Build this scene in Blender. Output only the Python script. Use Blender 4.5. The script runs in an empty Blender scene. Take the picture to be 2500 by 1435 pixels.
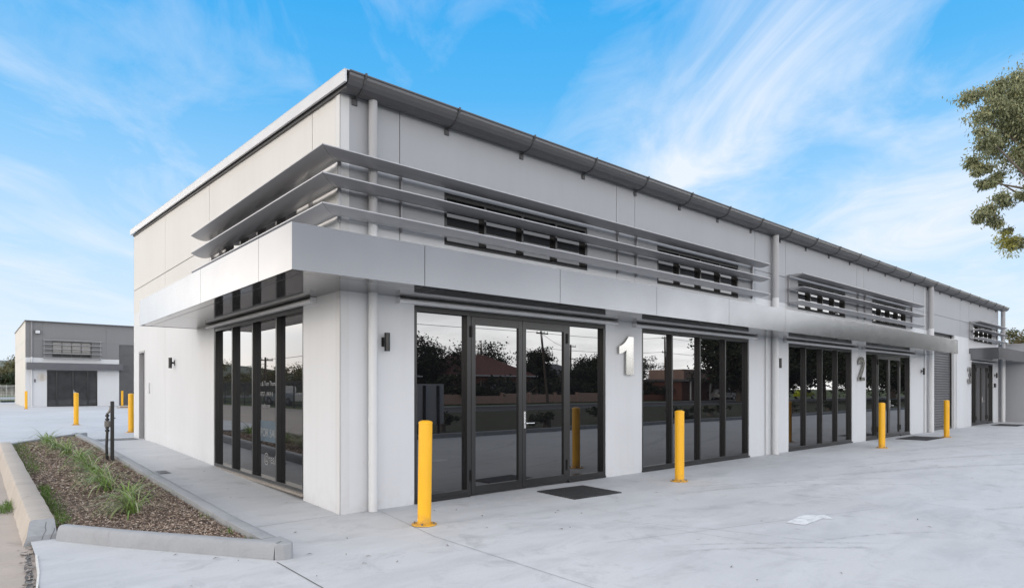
import bpy, bmesh, math, random
from mathutils import Vector, Matrix
random.seed(7)
SC = bpy.context.scene
COL = SC.collection
R = math.radians
CAMX, CAMY, CAMZ = -3.4461, -7.2095, 1.55
RW = (0.75587, -0.65472); FW = (0.65472, 0.75587); FPX = 1526.2

def gz(y):
    return 0.022 * min(max(y, 0.0), 10.0)

def at_depth(px, py, F):
    """a real position F metres in front of the camera"""
    r = (px - 1250) / FPX * F
    return Vector((CAMX + RW[0]*r + FW[0]*F, CAMY + RW[1]*r + FW[1]*F, CAMZ + (949 - py) / FPX * F))

# ------------------------------------------------------------------ materials
def new_mat(name):
    m = bpy.data.materials.new(name); m.use_nodes = True
    nt = m.node_tree
    return m, nt, nt.nodes['Principled BSDF']

def N(nt, typ, **kw):
    n = nt.nodes.new(typ)
    for k, v in kw.items():
        if k.startswith('i_'):
            n.inputs[k[2:].replace('_', ' ')].default_value = v
        else:
            setattr(n, k, v)
    return n

def ramp(nt, fac, stops):
    r = nt.nodes.new('ShaderNodeValToRGB')
    e = r.color_ramp.elements
    while len(e) < len(stops): e.new(0.5)
    for el, (p, c) in zip(e, stops):
        el.position = p
        el.color = (c[0], c[1], c[2], 1) if hasattr(c, '__len__') else (c, c, c, 1)
    nt.links.new(fac, r.inputs[0])
    return r.outputs[0]

def noise(nt, vec, scale, detail=4, rough=0.5, dist=0.0):
    n = N(nt, 'ShaderNodeTexNoise'); n.inputs['Scale'].default_value = scale
    n.inputs['Detail'].default_value = detail; n.inputs['Roughness'].default_value = rough
    n.inputs['Distortion'].default_value = dist
    if vec is not None: nt.links.new(vec, n.inputs['Vector'])
    return n.outputs['Fac']

def mapping(nt, vec, scale=(1, 1, 1), rot=(0, 0, 0), loc=(0, 0, 0)):
    m = N(nt, 'ShaderNodeMapping')
    m.inputs['Scale'].default_value = scale; m.inputs['Rotation'].default_value = rot
    m.inputs['Location'].default_value = loc
    nt.links.new(vec, m.inputs['Vector'])
    return m.outputs[0]

def mixc(nt, fac, a, b, mode='MIX'):
    m = N(nt, 'ShaderNodeMix', data_type='RGBA', blend_type=mode)
    def setin(sock, v):
        if hasattr(v, 'links') or hasattr(v, 'is_output'): nt.links.new(v, sock)
        elif hasattr(v, '__len__'): sock.default_value = (v[0], v[1], v[2], 1)
        else: sock.default_value = v
    setin(m.inputs[0], fac); setin(m.inputs[6], a); setin(m.inputs[7], b)
    return m.outputs[2]

def math_(nt, op, a, b=None, c=None, clamp=False):
    m = N(nt, 'ShaderNodeMath', operation=op); m.use_clamp = clamp
    for i, v in enumerate((a, b, c)):
        if v is None: continue
        if hasattr(v, 'is_output'): nt.links.new(v, m.inputs[i])
        else: m.inputs[i].default_value = v
    return m.outputs[0]

def objco(nt):
    return N(nt, 'ShaderNodeNewGeometry').outputs['Position']

def bump(nt, bsdf, h, strength=0.2, dist=0.01):
    b = N(nt, 'ShaderNodeBump'); b.inputs['Strength'].default_value = strength
    b.inputs['Distance'].default_value = dist
    nt.links.new(h, b.inputs['Height']); nt.links.new(b.outputs[0], bsdf.inputs['Normal'])

def simple(name, col, rough=0.5, metal=0.0, var=0.06, scale=3.0, bmp=0.0, bscale=60, spec=None):
    m, nt, b = new_mat(name)
    p = objco(nt)
    f = noise(nt, p, scale, 5, 0.6)
    c0 = tuple(c * (1 - var) for c in col); c1 = tuple(min(1, c * (1 + var)) for c in col)
    nt.links.new(ramp(nt, f, [(0.3, c0), (0.7, c1)]), b.inputs['Base Color'])
    if name == 'charcoal_frame': b.inputs['Specular IOR Level'].default_value = .65
    b.inputs['Roughness'].default_value = rough; b.inputs['Metallic'].default_value = metal
    if spec is not None: b.inputs['Specular IOR Level'].default_value = spec
    if bmp: bump(nt, b, noise(nt, p, bscale, 3), bmp, 0.004)
    return m

M = {}
def paint(name, col, streak=0.05):
    m, nt, b = new_mat(name)
    p = objco(nt)
    big = noise(nt, p, 0.7, 3, 0.5)
    st = noise(nt, mapping(nt, p, (5, 5, 0.35)), 1.4, 4, 0.6)
    c = ramp(nt, big, [(0.3, tuple(x * (1 - streak * .6) for x in col)), (0.7, tuple(x * (1 + streak * .4) for x in col))])
    c2 = mixc(nt, math_(nt, 'MULTIPLY', ramp(nt, st, [(0.45, 0), (0.8, 1)]), 0.35), c, tuple(x * (1 - streak * 2) for x in col))
    # splash dirt near the ground
    sep = N(nt, 'ShaderNodeSeparateXYZ'); nt.links.new(p, sep.inputs[0])
    low = math_(nt, 'MULTIPLY', ramp(nt, sep.outputs[2], [(0.0, 1), (0.45, 0)]), ramp(nt, noise(nt, p, 6, 5, .7), [(.45, 0), (.75, .3)]))
    c3 = mixc(nt, low, c2, (0.36, 0.33, 0.29))
    nt.links.new(c3, b.inputs['Base Color'])
    b.inputs['Roughness'].default_value = 0.62
    bump(nt, b, noise(nt, p, 90, 4), 0.12, 0.002)
    return m
M['white_wall'] = paint('white_render', (0.585, 0.598, 0.62))
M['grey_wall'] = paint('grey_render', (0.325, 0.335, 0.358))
M['west_wall'] = paint('west_upper_render', (0.575, 0.565, 0.55))  # upper left wall, set paler than the upper right wall
M['corner'] = paint('corner_angle', (0.56, 0.565, 0.575))
M['joint'] = simple('joint_sealant', (0.13, 0.13, 0.135), 0.8)
M['frame'] = simple('charcoal_frame', (0.009, 0.009, 0.0098), 0.32, 0.0, 0.1)
M['lit_sill'] = simple('warm_lit_sill', (.42, .37, .32), .3, .7, .1)  # left metal sill, with the reflected warm light put into its colour
M['black'] = simple('black_powdercoat', (0.012, 0.012, 0.013), 0.35, 0.0, 0.1)
M['steel'] = simple('satin_steel', (0.46, 0.45, 0.43), 0.24, 1.0, 0.03)
M['handle'] = simple('brushed_handle', (0.75, 0.75, 0.76), 0.25, 1.0, 0.03)
M['pipe_white'] = paint('pipe_white', (0.59, 0.60, 0.615), 0.03)
M['pipe_grey'] = paint('pipe_grey', (0.36, 0.36, 0.375), 0.03)
M['gutter'] = simple('gutter_steel', (0.09, 0.09, 0.096), 0.35, 0.25, 0.06)
M['bracket'] = simple('bracket_dark', (0.06, 0.06, 0.065), 0.5)
M['barge'] = simple('barge_flashing', (0.52, 0.53, 0.55), 0.45, 0.2, 0.04)
M['shutter'] = simple('shutter_steel', (0.10, 0.10, 0.105), 0.45, 0.3, 0.1)
M['trim'] = simple('hood_trim', (0.66, 0.665, 0.68), 0.4, 0.0, 0.05)

def composite(name, col, rough, metal, wave=0.05):
    m, nt, b = new_mat(name)
    p = objco(nt)
    f = noise(nt, p, 1.2, 3)
    nt.links.new(ramp(nt, f, [(0.3, tuple(c*.95 for c in col)), (0.7, tuple(min(1, c*1.05) for c in col))]), b.inputs['Base Color'])
    rr = ramp(nt, noise(nt, p, 2.3, 5, .7), [(0.3, rough * .93), (0.75, rough * 1.1)])
    nt.links.new(rr, b.inputs['Roughness']); b.inputs['Metallic'].default_value = metal
    bump(nt, b, noise(nt, p, 1.6, 1), wave, 0.05)
    return m
M['fascia'] = composite('silver_composite', (0.182, 0.187, 0.198), 0.19, 0.9, 0.03)
M['soffit'] = composite('soffit_composite', (0.25, 0.25, 0.26), 0.07, 0.8, 0.03)
M['louvre'] = simple('louvre_aluminium', (0.36, 0.36, 0.375), 0.36, 0.55, 0.02)

def glass(name, ior, tint):
    m, nt, b = new_mat(name)
    p = objco(nt)
    c = ramp(nt, noise(nt, p, 1.1, 5, .65), [(0.35, tint), (0.75, tuple(t * 2.2 for t in tint))])
    nt.links.new(c, b.inputs['Base Color'])
    b.inputs['IOR'].default_value = ior
    r = ramp(nt, noise(nt, mapping(nt, p, (1, 1, .6)), 2.2, 6, .7), [(0.5, 0.0), (0.85, 0.06)])
    nt.links.new(r, b.inputs['Roughness'])
    bump(nt, b, noise(nt, p, 0.9, 1), 0.02, 0.02)
    return m
M['glass'] = glass('tinted_glass', 2.3, (0.004, 0.004, 0.005))
M['glass_high'] = glass('clerestory_glass', 1.9, (0.008, 0.008, 0.009))

def concrete(name, col, warm, marks=True, scale=1.0, dark=0.75):
    m, nt, b = new_mat(name)
    p = objco(nt)
    big = noise(nt, p, 0.22 * scale, 4, .55, .6)
    mid = noise(nt, mapping(nt, p, (0.35, 1.3, 1), (0, 0, R(-14))), 2.0 * scale, 8, .68, .5)
    fine = noise(nt, p, 38, 6, .7)
    c = ramp(nt, big, [(0.32, tuple(x * .90 for x in col)), (0.68, tuple(min(1, x * 1.06) for x in col))])
    c = mixc(nt, ramp(nt, noise(nt, p, 0.5, 3), [(.45, 0), (.75, .35)]), c, warm)
    c = mixc(nt, ramp(nt, mid, [(.47, 0), (.72, .6)]), c, tuple(x * dark for x in col))
    blot = noise(nt, mapping(nt, p, (1, 1, 1), loc=(7, 3, 0)), 1.7, 8, .75, .8)
    c = mixc(nt, ramp(nt, blot, [(.53, 0), (.68, .6)]), c, tuple(x * .66 for x in col))
    pale = noise(nt, mapping(nt, p, (.8, 2.0, 1), (0, 0, R(25)), (3, 9, 0)), 1.5, 7, .7, .5)
    c = mixc(nt, ramp(nt, pale, [(.5, 0), (.75, .5)]), c, tuple(min(1, x * 1.16) for x in col))
    c = mixc(nt, ramp(nt, fine, [(.3, .16), (.6, 0)]), c, tuple(x * .6 for x in col))
    spk = noise(nt, p, 9, 8, .8)
    c = mixc(nt, ramp(nt, spk, [(.62, 0), (.70, .5)]), c, tuple(x * .45 for x in col))
    b.inputs['Specular IOR Level'].default_value = .28
    vo_ = N(nt, 'ShaderNodeTexVoronoi'); vo_.inputs['Scale'].default_value = 1.3; nt.links.new(mapping(nt, p, (1, 1, .2)), vo_.inputs['Vector'])
    drip = math_(nt, 'ADD', vo_.outputs['Distance'], math_(nt, 'MULTIPLY', noise(nt, p, 11, 4), .08))
    c = mixc(nt, ramp(nt, drip, [(.05, .55), (.085, 0)]), c, tuple(x * .5 for x in col))
    if marks:
        sep = N(nt, 'ShaderNodeSeparateXYZ'); nt.links.new(p, sep.inputs[0])
        X, Y = sep.outputs[0], sep.outputs[1]
        wob = math_(nt, 'MULTIPLY', math_(nt, 'SUBTRACT', noise(nt, p, 0.6, 2), .5), .9)
        # faint tyre scuffs: (x0,y0,x1,y1,half width,bend,strength)
        for (x0, y0, x1, y1, w, bend, s) in MARKS:
            L = math.hypot(x1-x0, y1-y0); ux, uy = (x1-x0)/L, (y1-y0)/L
            dx = math_(nt, 'SUBTRACT', X, x0); dy = math_(nt, 'SUBTRACT', Y, y0)
            t = math_(nt, 'ADD', math_(nt, 'MULTIPLY', dx, ux), math_(nt, 'MULTIPLY', dy, uy))
            d = math_(nt, 'ADD', math_(nt, 'MULTIPLY', dx, -uy), math_(nt, 'MULTIPLY', dy, ux))
            tn = math_(nt, 'DIVIDE', t, L)
            arc = math_(nt, 'MULTIPLY', math_(nt, 'MULTIPLY', tn, math_(nt, 'SUBTRACT', 1.0, tn)), 4 * bend)
            d = math_(nt, 'ABSOLUTE', math_(nt, 'ADD', math_(nt, 'SUBTRACT', d, arc), math_(nt, 'MULTIPLY', wob, .12)))
            across = math_(nt, 'SUBTRACT', 1.0, math_(nt, 'DIVIDE', d, w), clamp=True)
            ends = math_(nt, 'MULTIPLY', math_(nt, 'MULTIPLY', tn, 6, clamp=True), math_(nt, 'MULTIPLY', math_(nt, 'SUBTRACT', 1.0, tn), 6, clamp=True), clamp=True)
            g = ramp(nt, noise(nt, p, 7, 5, .75), [(.38, 0), (.62, 1)])
            f = math_(nt, 'MULTIPLY', math_(nt, 'MULTIPLY', across, ends), math_(nt, 'MULTIPLY', g, s*.72))
            c = mixc(nt, f, c, tuple(x * .38 for x in col))
    nt.links.new(c, b.inputs['Base Color'])
    nt.links.new(ramp(nt, mid, [(.3, .82), (.7, .55)]), b.inputs['Roughness'])
    bump(nt, b, fine, 0.18, 0.003)
    return m
MARKS = [(1.6, -3.7, 3.3, -5.0, .05, .10, .9), (1.8, -3.55, 3.6, -5.0, .035, .08, .8), (3.0, -4.4, 4.6, -5.2, .05, .1, .8),
         (2.3, -2.45, 3.2, -5.0, .03, .1, .6), (4.2, -1.8, 8.5, -4.2, .06, .5, .7), (4.6, -1.75, 9.2, -3.8, .05, .45, .6),
         (8, -2.5, 16, -6.5, .16, .6, .8), (9.5, -2.2, 18, -5.2, .12, .5, .8), (13, -1.6, 22, -4.2, .2, .4, .7),
         (6.0, -5.0, 9.0, -7.0, .1, .3, .7), (4.9, -1.4, 6.5, -2.2, .03, .05, .8)]
M['yard'] = concrete('yard_concrete', (0.495, 0.503, 0.518), (0.53, 0.52, 0.505), dark=.72)
M['kerb'] = concrete('kerb_concrete', (0.30, 0.31, 0.325), (0.32, 0.32, 0.315), False, 2.5, .85)
M['old_kerb'] = concrete('weathered_kerb', (0.44, 0.39, 0.34), (0.36, 0.33, 0.30), False, 3, .75)
M['old_road'] = concrete('old_driveway_concrete', (0.40, 0.345, 0.30), (0.45, 0.37, 0.31), False, 1.3, .78)
M['slab_edge'] = simple('slab_edge', (0.55, 0.55, 0.535), 0.8, 0, .12, 12)
M['line'] = simple('joint_dirt', (0.10, 0.10, 0.10), 0.9, 0, .2, 8)
M['asphalt'] = simple('asphalt', (0.055, 0.055, 0.058), 0.85, 0, .25, 3, .3)
M['rubble'] = simple('rubble', (0.25, 0.23, 0.22), 0.9, 0, .4, 30)

def grass_ground(name, a, bcol):
    m, nt, b = new_mat(name)
    p = objco(nt)
    c = ramp(nt, noise(nt, p, 1.3, 8, .75), [(.3, a), (.5, tuple((x+y)/2 for x, y in zip(a, bcol))), (.7, bcol)])
    nt.links.new(c, b.inputs['Base Color']); b.inputs['Roughness'].default_value = .95
    bump(nt, b, noise(nt, p, 20, 5, .8), .8, .05)
    return m
M['verge_turf'] = grass_ground('verge_turf', (0.025, 0.03, 0.014), (0.07, 0.07, 0.035))
M['turf'] = grass_ground('turf', (0.045, 0.075, 0.02), (0.12, 0.15, 0.05))

def island(name, cols, rough=0.6, spec=0.3, trans=0.0):
    m, nt, b = new_mat(name)
    g = N(nt, 'ShaderNodeNewGeometry')
    st = [(i / (len(cols) - 1), c) for i, c in enumerate(cols)]
    c = ramp(nt, g.outputs['Random Per Island'], st)
    cl = noise(nt, g.outputs['Position'], 0.9, 2)
    c = mixc(nt, ramp(nt, cl, [(.35, 0), (.65, .45)]), c, tuple(x * .6 for x in cols[len(cols)//2]))
    nt.links.new(c, b.inputs['Base Color']); b.inputs['Roughness'].default_value = rough
    b.inputs['Specular IOR Level'].default_value = spec
    if trans:
        out = nt.nodes['Material Output']
        tr = N(nt, 'ShaderNodeBsdfTranslucent'); nt.links.new(c, tr.inputs[0])
        mx = N(nt, 'ShaderNodeMixShader'); mx.inputs[0].default_value = trans
        nt.links.new(b.outputs[0], mx.inputs[1]); nt.links.new(tr.outputs[0], mx.inputs[2])
        nt.links.new(mx.outputs[0], out.inputs['Surface'])
    return m
M['chips'] = island('bark_chips', [(.10, .065, .045), (.24, .16, .115), (.36, .27, .20), (.50, .41, .33), (.20, .13, .095), (.72, .64, .56)], .8)
M['mulch'] = simple('mulch_soil', (0.07, 0.045, 0.032), .95, 0, .4, 25)
M['lomandra'] = island('strap_leaves', [(.14, .27, .03), (.22, .37, .05), (.10, .19, .03), (.34, .40, .18), (.50, .50, .36), (.16, .30, .03)], .45, .4, .25)
M['young'] = island('grass_blades', [(.10, .20, .03), (.16, .27, .05), (.08, .15, .03), (.22, .27, .09)], .6, .3, .3)
M['euc'] = island('gum_leaves', [(.18, .21, .10), (.30, .32, .17), (.13, .15, .08), (.42, .40, .22), (.23, .25, .14)], .5, .4, .2)
M['euc_yellow'] = island('mistletoe_leaves', [(.25, .26, .06), (.33, .31, .08), (.18, .19, .05)], .6, .3, .25)
M['dark_leaf'] = island('dark_leaves', [(.02, .035, .015), (.045, .06, .025), (.03, .04, .02), (.07, .08, .035)], .6, .3, .1)
M['olive_leaf'] = island('olive_leaves', [(.06, .08, .03), (.12, .13, .05), (.17, .13, .07), (.09, .10, .05)], .6, .3, .15)
M['bark'] = simple('bark', (0.16, 0.135, 0.11), .9, 0, .35, 6, .5, 20)
M['dead_leaf'] = island('dead_leaves', [(.03, .02, .015), (.07, .045, .03), (.05, .035, .028)], .7)

# ------------------------------------------------------------------ mesh helpers
class MB:
    def __init__(s): s.v = []; s.f = []
    def quad(s, a, b, c, d):
        i = len(s.v); s.v += [tuple(a), tuple(b), tuple(c), tuple(d)]; s.f.append((i, i+1, i+2, i+3)); return s
    def poly(s, pts):
        i = len(s.v); s.v += [tuple(p) for p in pts]; s.f.append(tuple(range(i, i+len(pts)))); return s
    def box(s, x0, x1, y0, y1, z0, z1):
        i = len(s.v)
        s.v += [(x0, y0, z0), (x1, y0, z0), (x1, y1, z0), (x0, y1, z0), (x0, y0, z1), (x1, y0, z1), (x1, y1, z1), (x0, y1, z1)]
        s.f += [tuple(i+k for k in q) for q in ((0, 3, 2, 1), (4, 5, 6, 7), (0, 1, 5, 4), (1, 2, 6, 5), (2, 3, 7, 6), (3, 0, 4, 7))]
        return s
    def prism(s, pts, vec):
        """closed outline pts (3-D) extruded by vec"""
        n = len(pts); i = len(s.v); v = Vector(vec)
        s.v += [tuple(p) for p in pts] + [tuple(Vector(p) + v) for p in pts]
        s.f.append(tuple(i+k for k in range(n))[::-1]); s.f.append(tuple(i+n+k for k in range(n)))
        for k in range(n):
            k2 = (k+1) % n; s.f.append((i+k, i+k2, i+n+k2, i+n+k))
        return s
    def tube(s, path, rad, n=12, cap=True):
        path = [Vector(p) for p in path]
        if not hasattr(rad, '__len__'): rad = [rad] * len(path)
        i0 = len(s.v); ref = None
        for k, p in enumerate(path):
            a = path[max(k-1, 0)]; b = path[min(k+1, len(path)-1)]
            t = (b - a).normalized()
            if ref is None:
                ref = Vector((1, 0, 0)) if abs(t.x) < .8 else Vector((0, 1, 0))
            u = (ref - t * ref.dot(t)).normalized(); w = t.cross(u); ref = u
            for j in range(n):
                an = 2 * math.pi * j / n
                s.v.append(tuple(p + (u * math.cos(an) + w * math.sin(an)) * rad[k]))
        for k in range(len(path)-1):
            for j in range(n):
                j2 = (j+1) % n
                s.f.append((i0+k*n+j, i0+k*n+j2, i0+(k+1)*n+j2, i0+(k+1)*n+j))
        if cap:
            s.f.append(tuple(i0+j for j in range(n))[::-1]); s.f.append(tuple(i0+(len(path)-1)*n+j for j in range(n)))
        return s
    def swap(s):  # mirror x<->y : turns a front-wall piece into a side-wall piece
        s.v = [(b, a, c) for a, b, c in s.v]; return s
    def build(s, name, mat, parent=None, smooth=False, bevel=0.0, fix=True):
        me = bpy.data.meshes.new(name); me.from_pydata(s.v, [], s.f); me.update()
        if fix:
            bm = bmesh.new(); bm.from_mesh(me); bmesh.ops.recalc_face_normals(bm, faces=bm.faces)
            bm.to_mesh(me); bm.free()
        o = bpy.data.objects.new(name, me); COL.objects.link(o)
        if isinstance(mat, str): mat = M[mat]
        me.materials.append(mat)
        if parent is not None: o.parent = parent
        if bevel:
            b = o.modifiers.new('bevel', 'BEVEL'); b.width = bevel; b.segments = 2; b.limit_method = 'ANGLE'
        if smooth:
            for p in me.polygons: p.use_smooth = True
            me.set_sharp_from_angle(angle=R(40))
        return o

def tag(o, label=None, cat=None, group=None, kind=None):
    if label: o['label'] = label
    if cat: o['category'] = cat
    if group: o['group'] = group
    if kind: o['kind'] = kind
    return o
def empty(name, loc=(0, 0, 0), rz=0.0):
    o = bpy.data.objects.new(name, None); COL.objects.link(o); o.location = loc; o.rotation_euler = (0, 0, rz)
    o.empty_display_size = .3
    return o
def copy_tree(o, parent=None):
    c = o.copy(); COL.objects.link(c); c.parent = parent
    for ch in list(o.children): copy_tree(ch, c)
    return c

def wall_face(u0, u1, z0, z1, holes, joints, top=None, depth=0.16, swap=False, w0=0.0):
    """a wall skin in (u, w, z): w=w0 is the outer face. holes/joints = (u0,u1,z0,z1). Returns skin, sealant"""
    us = sorted(set([u0, u1] + [a for h in holes + joints for a in h[:2] if u0 < a < u1]))
    zs = sorted(set([z0, z1] + [a for h in holes + joints for a in h[2:] if z0 < a < z1]))
    if top: z1t = lambda u: top(u)
    m = MB(); jall = []
    for a, b in zip(us, us[1:]):
        for c, d in zip(zs, zs[1:]):
            cu, cz = (a+b)/2, (c+d)/2
            if any(h[0] < cu < h[1] and h[2] < cz < h[3] for h in holes + joints): continue
            if top and d == z1: m.quad((a, w0, c), (b, w0, c), (b, w0, top(b)), (a, w0, top(a)))
            else: m.quad((a, w0, c), (b, w0, c), (b, w0, d), (a, w0, d))
    def reveal(h, dep, mm):
        a, b, c, d = h
        if top and d >= z1: d = (top(a)+top(b))/2
        else: d = min(d, z1)
        c = max(c, z0)
        if a > u0: mm.quad((a, w0, c), (a, w0+dep, c), (a, w0+dep, d), (a, w0, d))
        if b < u1: mm.quad((b, w0, c), (b, w0, d), (b, w0+dep, d), (b, w0+dep, c))
        if c > z0: mm.quad((a, w0, c), (b, w0, c), (b, w0+dep, c), (a, w0+dep, c))
        if d < z1: mm.quad((a, w0, d), (a, w0+dep, d), (b, w0+dep, d), (b, w0, d))
    for h in holes: reveal(h, depth, m)
    for h in joints:
        a, b, c, d = h
        if top and d >= z1: d = top((a+b)/2)
        else: d = min(d, z1)
        c = max(c, z0)
        if b <= u0 or a >= u1: continue
        js = MB(); jall.append(js)
        reveal(h, .012, m); js.quad((a-.004, w0+.011, c), (b+.004, w0+.011, c), (b+.004, w0+.011, d), (a-.004, w0+.011, d))
    if swap:
        m.swap(); [q.swap() for q in jall]
    class JS:
        def build(self, name, mat, parent):
            for q in jall: q.build(name, mat, parent)
    return m, JS()

# ------------------------------------------------------------------ ground
def sheet(name, poly, dz, mat, ybreaks=(0.0, 10.0)):
    """flat outline (x,y) laid on the land, cut where the land changes slope"""
    bm = bmesh.new()
    f = bm.faces.new([bm.verts.new((x, y, 0)) for x, y in poly])
    for yb in ybreaks:
        bmesh.ops.bisect_plane(bm, geom=bm.verts[:] + bm.edges[:] + bm.faces[:], plane_co=(0, yb, 0), plane_no=(0, 1, 0))
    for v in bm.verts: v.co.z = gz(v.co.y) + dz
    bmesh.ops.recalc_face_normals(bm, faces=bm.faces)
    if sum(f.normal.z for f in bm.faces) < 0: bmesh.ops.reverse_faces(bm, faces=bm.faces)
    me = bpy.data.meshes.new(name); bm.to_mesh(me); bm.free()
    o = bpy.data.objects.new(name, me); COL.objects.link(o); me.materials.append(M[mat] if isinstance(mat, str) else mat)
    tag(o, kind='structure')
    return o
sheet('ground', [(-1500, -1500), (1500, -1500), (1500, 1500), (-1500, 1500)], -0.09, 'turf')
sheet('driveway', [(-13.2, -60), (-2.9, -60), (-2.9, 13.9), (-4.5, 16), (-4.5, 75), (-13.2, 75)], -0.045, 'old_road')
yd = sheet('yard', [(-3.34, -9.0), (60, -9.0), (60, 75), (-4.6, 75), (-4.6, 16), (-2.99, 13.9), (-2.99, -.15), (-3.02, -.6)], 0.0, 'yard')
# slab edge and broken ground along it
e = MB()
edge = [(-3.34, -9.0), (-3.20, -4.0), (-3.07, -1.2), (-3.02, -.6), (-2.99, .1)]
e.v = []; e.f = []
for (a, b) in zip(edge, edge[1:]):
    e.quad((a[0], a[1], -.05), (b[0], b[1], -.05), (b[0], b[1], .004), (a[0], a[1], .004))
    e.quad((a[0], a[1], .004), (b[0], b[1], .004), (b[0]+.016, b[1], .006), (a[0]+.016, a[1], .006))
tag(e.build('slab_edge', 'slab_edge'), kind='structure')
sheet('verge', [(-60, -27), (160, -27), (160, -9.15), (-60, -9.15)], -.02, 'verge_turf')
sheet('road', [(-160, -37), (260, -37), (260, -27), (-160, -27)], -.06, 'asphalt')
sheet('footpath', [(-160, -39.2), (260, -39.2), (260, -37.2), (-160, -37.2)], -.03, 'kerb')
sheet('road_far_left', [(-60, 100), (8, 100), (8, 130), (-60, 130)], -.06, 'kerb')
k = MB().box(-3.4, 60, -9.15, -9.0, -.05, .14).build('yard_kerb', 'kerb', bevel=.02); tag(k, kind='structure')
k = MB().box(-160, 260, -27.15, -27.0, -.08, .06).build('road_kerb', 'kerb'); tag(k, kind='structure')

# saw cut joints in the yard slab
def cut(pts, w=.008):
    m = MB()
    for (x0, y0), (x1, y1) in zip(pts, pts[1:]):
        L = math.hypot(x1-x0, y1-y0); nx, ny = -(y1-y0)/L*w/2, (x1-x0)/L*w/2
        m.quad((x0-nx, y0-ny, gz(y0)+.004), (x1-nx, y1-ny, gz(y1)+.004), (x1+nx, y1+ny, gz(y1)+.004), (x0+nx, y0+ny, gz(y0)+.004))
    return m
c = MB()
for pts, w in [([(-1.372, -1.60), (-1.376, -9)], .009), ([(-1.19, -.03), (0, -.005)], .006), ([(.48, -.15), (.24, -1.7), (.22, -4), (.2, -9)], .004),
               ([(1.4, -3.07), (2.83, -3.47), (5.5, -4.2)], .003), ([(-1.19, 3.0), (-.02, 3.0)], .004), ([(-1.19, 6.0), (-.02, 6.0)], .004), ([(-1.19, 9.0), (-.02, 9.0)], .004),
               ([(2.3, -2.4), (2.6, -4.3)], .003), ([(-1, 14.2), (-4, 14.2)], .02)]:
    q = cut(pts, w); i = len(c.v); c.v += q.v; c.f += [tuple(i+k for k in f) for f in q.f]
tag(c.build('slab_joints', 'line', fix=False), kind='structure')
gap = MB()
rr = random.Random(3)
y = .55; xl = -3.0
pts = []
while y > -8.5:
    xe = -3.0 - (.15 - y) * .037 - .035
    pts.append((xe - rr.uniform(.01, .045), xe + rr.uniform(.005, .02), y)); y -= rr.uniform(.03, .09)
for a, b in zip(pts, pts[1:]):
    gap.quad((a[0], a[2], -.038), (b[0], b[2], -.038), (b[1], b[2], -.036), (a[1], a[2], -.036))
tag(gap.build('edge_gap', 'line', fix=False), kind='structure')
rub = MB()
for i in range(260):
    y = rr.uniform(-5, .75); xe = -3.0 - (.15 - y) * .037 - .04 + rr.gauss(0, .022)
    s = rr.uniform(.004, .016) * (2.0 if rr.random() < .06 else 1)
    q = [Vector((rr.gauss(0, s), rr.gauss(0, s), abs(rr.gauss(0, s)))) for _ in range(6)]
    bm = bmesh.new()
    for v in q: bm.verts.new(v + Vector((xe, y, -.04)))
    try:
        bmesh.ops.convex_hull(bm, input=bm.verts)
        bm.verts.index_update(); i0 = len(rub.v); rub.v += [tuple(v.co) for v in bm.verts]
        rub.f += [tuple(i0+v.index for v in f.verts) for f in bm.faces]
    except Exception: pass
    bm.free()
tag(rub.build('broken_concrete_crumbs', 'rubble'), 'crumbled grey concrete and grit along the edge of the pale slab', 'rubble', kind='stuff')

# painted arrow, worn
m_, nt, b = new_mat('worn_white_paint'); p = objco(nt)
f = ramp(nt, noise(nt, p, 9, 6, .75), [(.42, 0), (.52, 1)])
nt.links.new(mixc(nt, f, (0.50, 0.51, 0.52), (0.68, 0.69, 0.70)), b.inputs['Base Color']); b.inputs['Roughness'].default_value = .7
arrow = MB().poly([(3.70, -3.81, .004), (3.73, -4.01, .004), (4.255, -3.99, .004), (4.335, -4.09, .004), (4.50, -3.92, .004), (4.27, -3.74, .004)]).build('painted_arrow', m_, fix=False)
tag(arrow, 'worn white arrow painted on the concrete yard', 'road marking')

# kerbs round the garden bed ---------------------------------------------------
def sweep(path, prof, dens=1.0):
    """path: outer line, bed on the left hand... prof: (inset, height)"""
    m = MB(); n = len(prof); P = []
    for i, (x, y) in enumerate(path):
        d0 = Vector(path[i]) - Vector(path[i-1]) if i > 0 else None
        d1 = Vector(path[i+1]) - Vector(path[i]) if i < len(path)-1 else None
        ds = [d.normalized() for d in (d0, d1) if d is not None]
        ns = [Vector((-d.y, d.x)) for d in ds]
        nn = sum(ns, Vector((0, 0))); nn.normalize(); k = 1 / max(.4, nn.dot(ns[0]))
        for (o, h) in prof:
            m.v.append((x + nn.x*o*k, y + nn.y*o*k, gz(y) + h))
    for i in range(len(path)-1):
        for j in range(n-1):
            m.f.append((i*n+j, i*n+j+1, (i+1)*n+j+1, (i+1)*n+j))
    m.f.append(tuple(range(n))); m.f.append(tuple(range((len(path)-1)*n, len(path)*n))[::-1])
    return m
PR = [(0, -.05), (0.002, .03), (.012, .105), (.022, .13), (.042, .146), (.075, .150), (.165, .150), (.178, .145), (.182, .02)]
PF = [(0, -.05), (0.004, .03), (.022, .10), (.034, .13), (.055, .146), (.08, .150), (.145, .150), (.155, .143), (.16, .02)]
PF = [(0, -.05), (0.004, .03), (.018, .10), (.028, .13), (.045, .146), (.065, .150), (.11, .150), (.117, .143), (.12, .02)]
a = Vector((-2.795, .60)); split = Vector((-1.372, -1.519)); dr = (split - a).normalized(); ni = Vector((-dr.y, dr.x))
k1 = sweep([tuple(a), tuple((a*2+split)/3), tuple(split - dr*.005)], PF).build('kerb', 'kerb', smooth=True)
s0 = split + dr*.005
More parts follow.
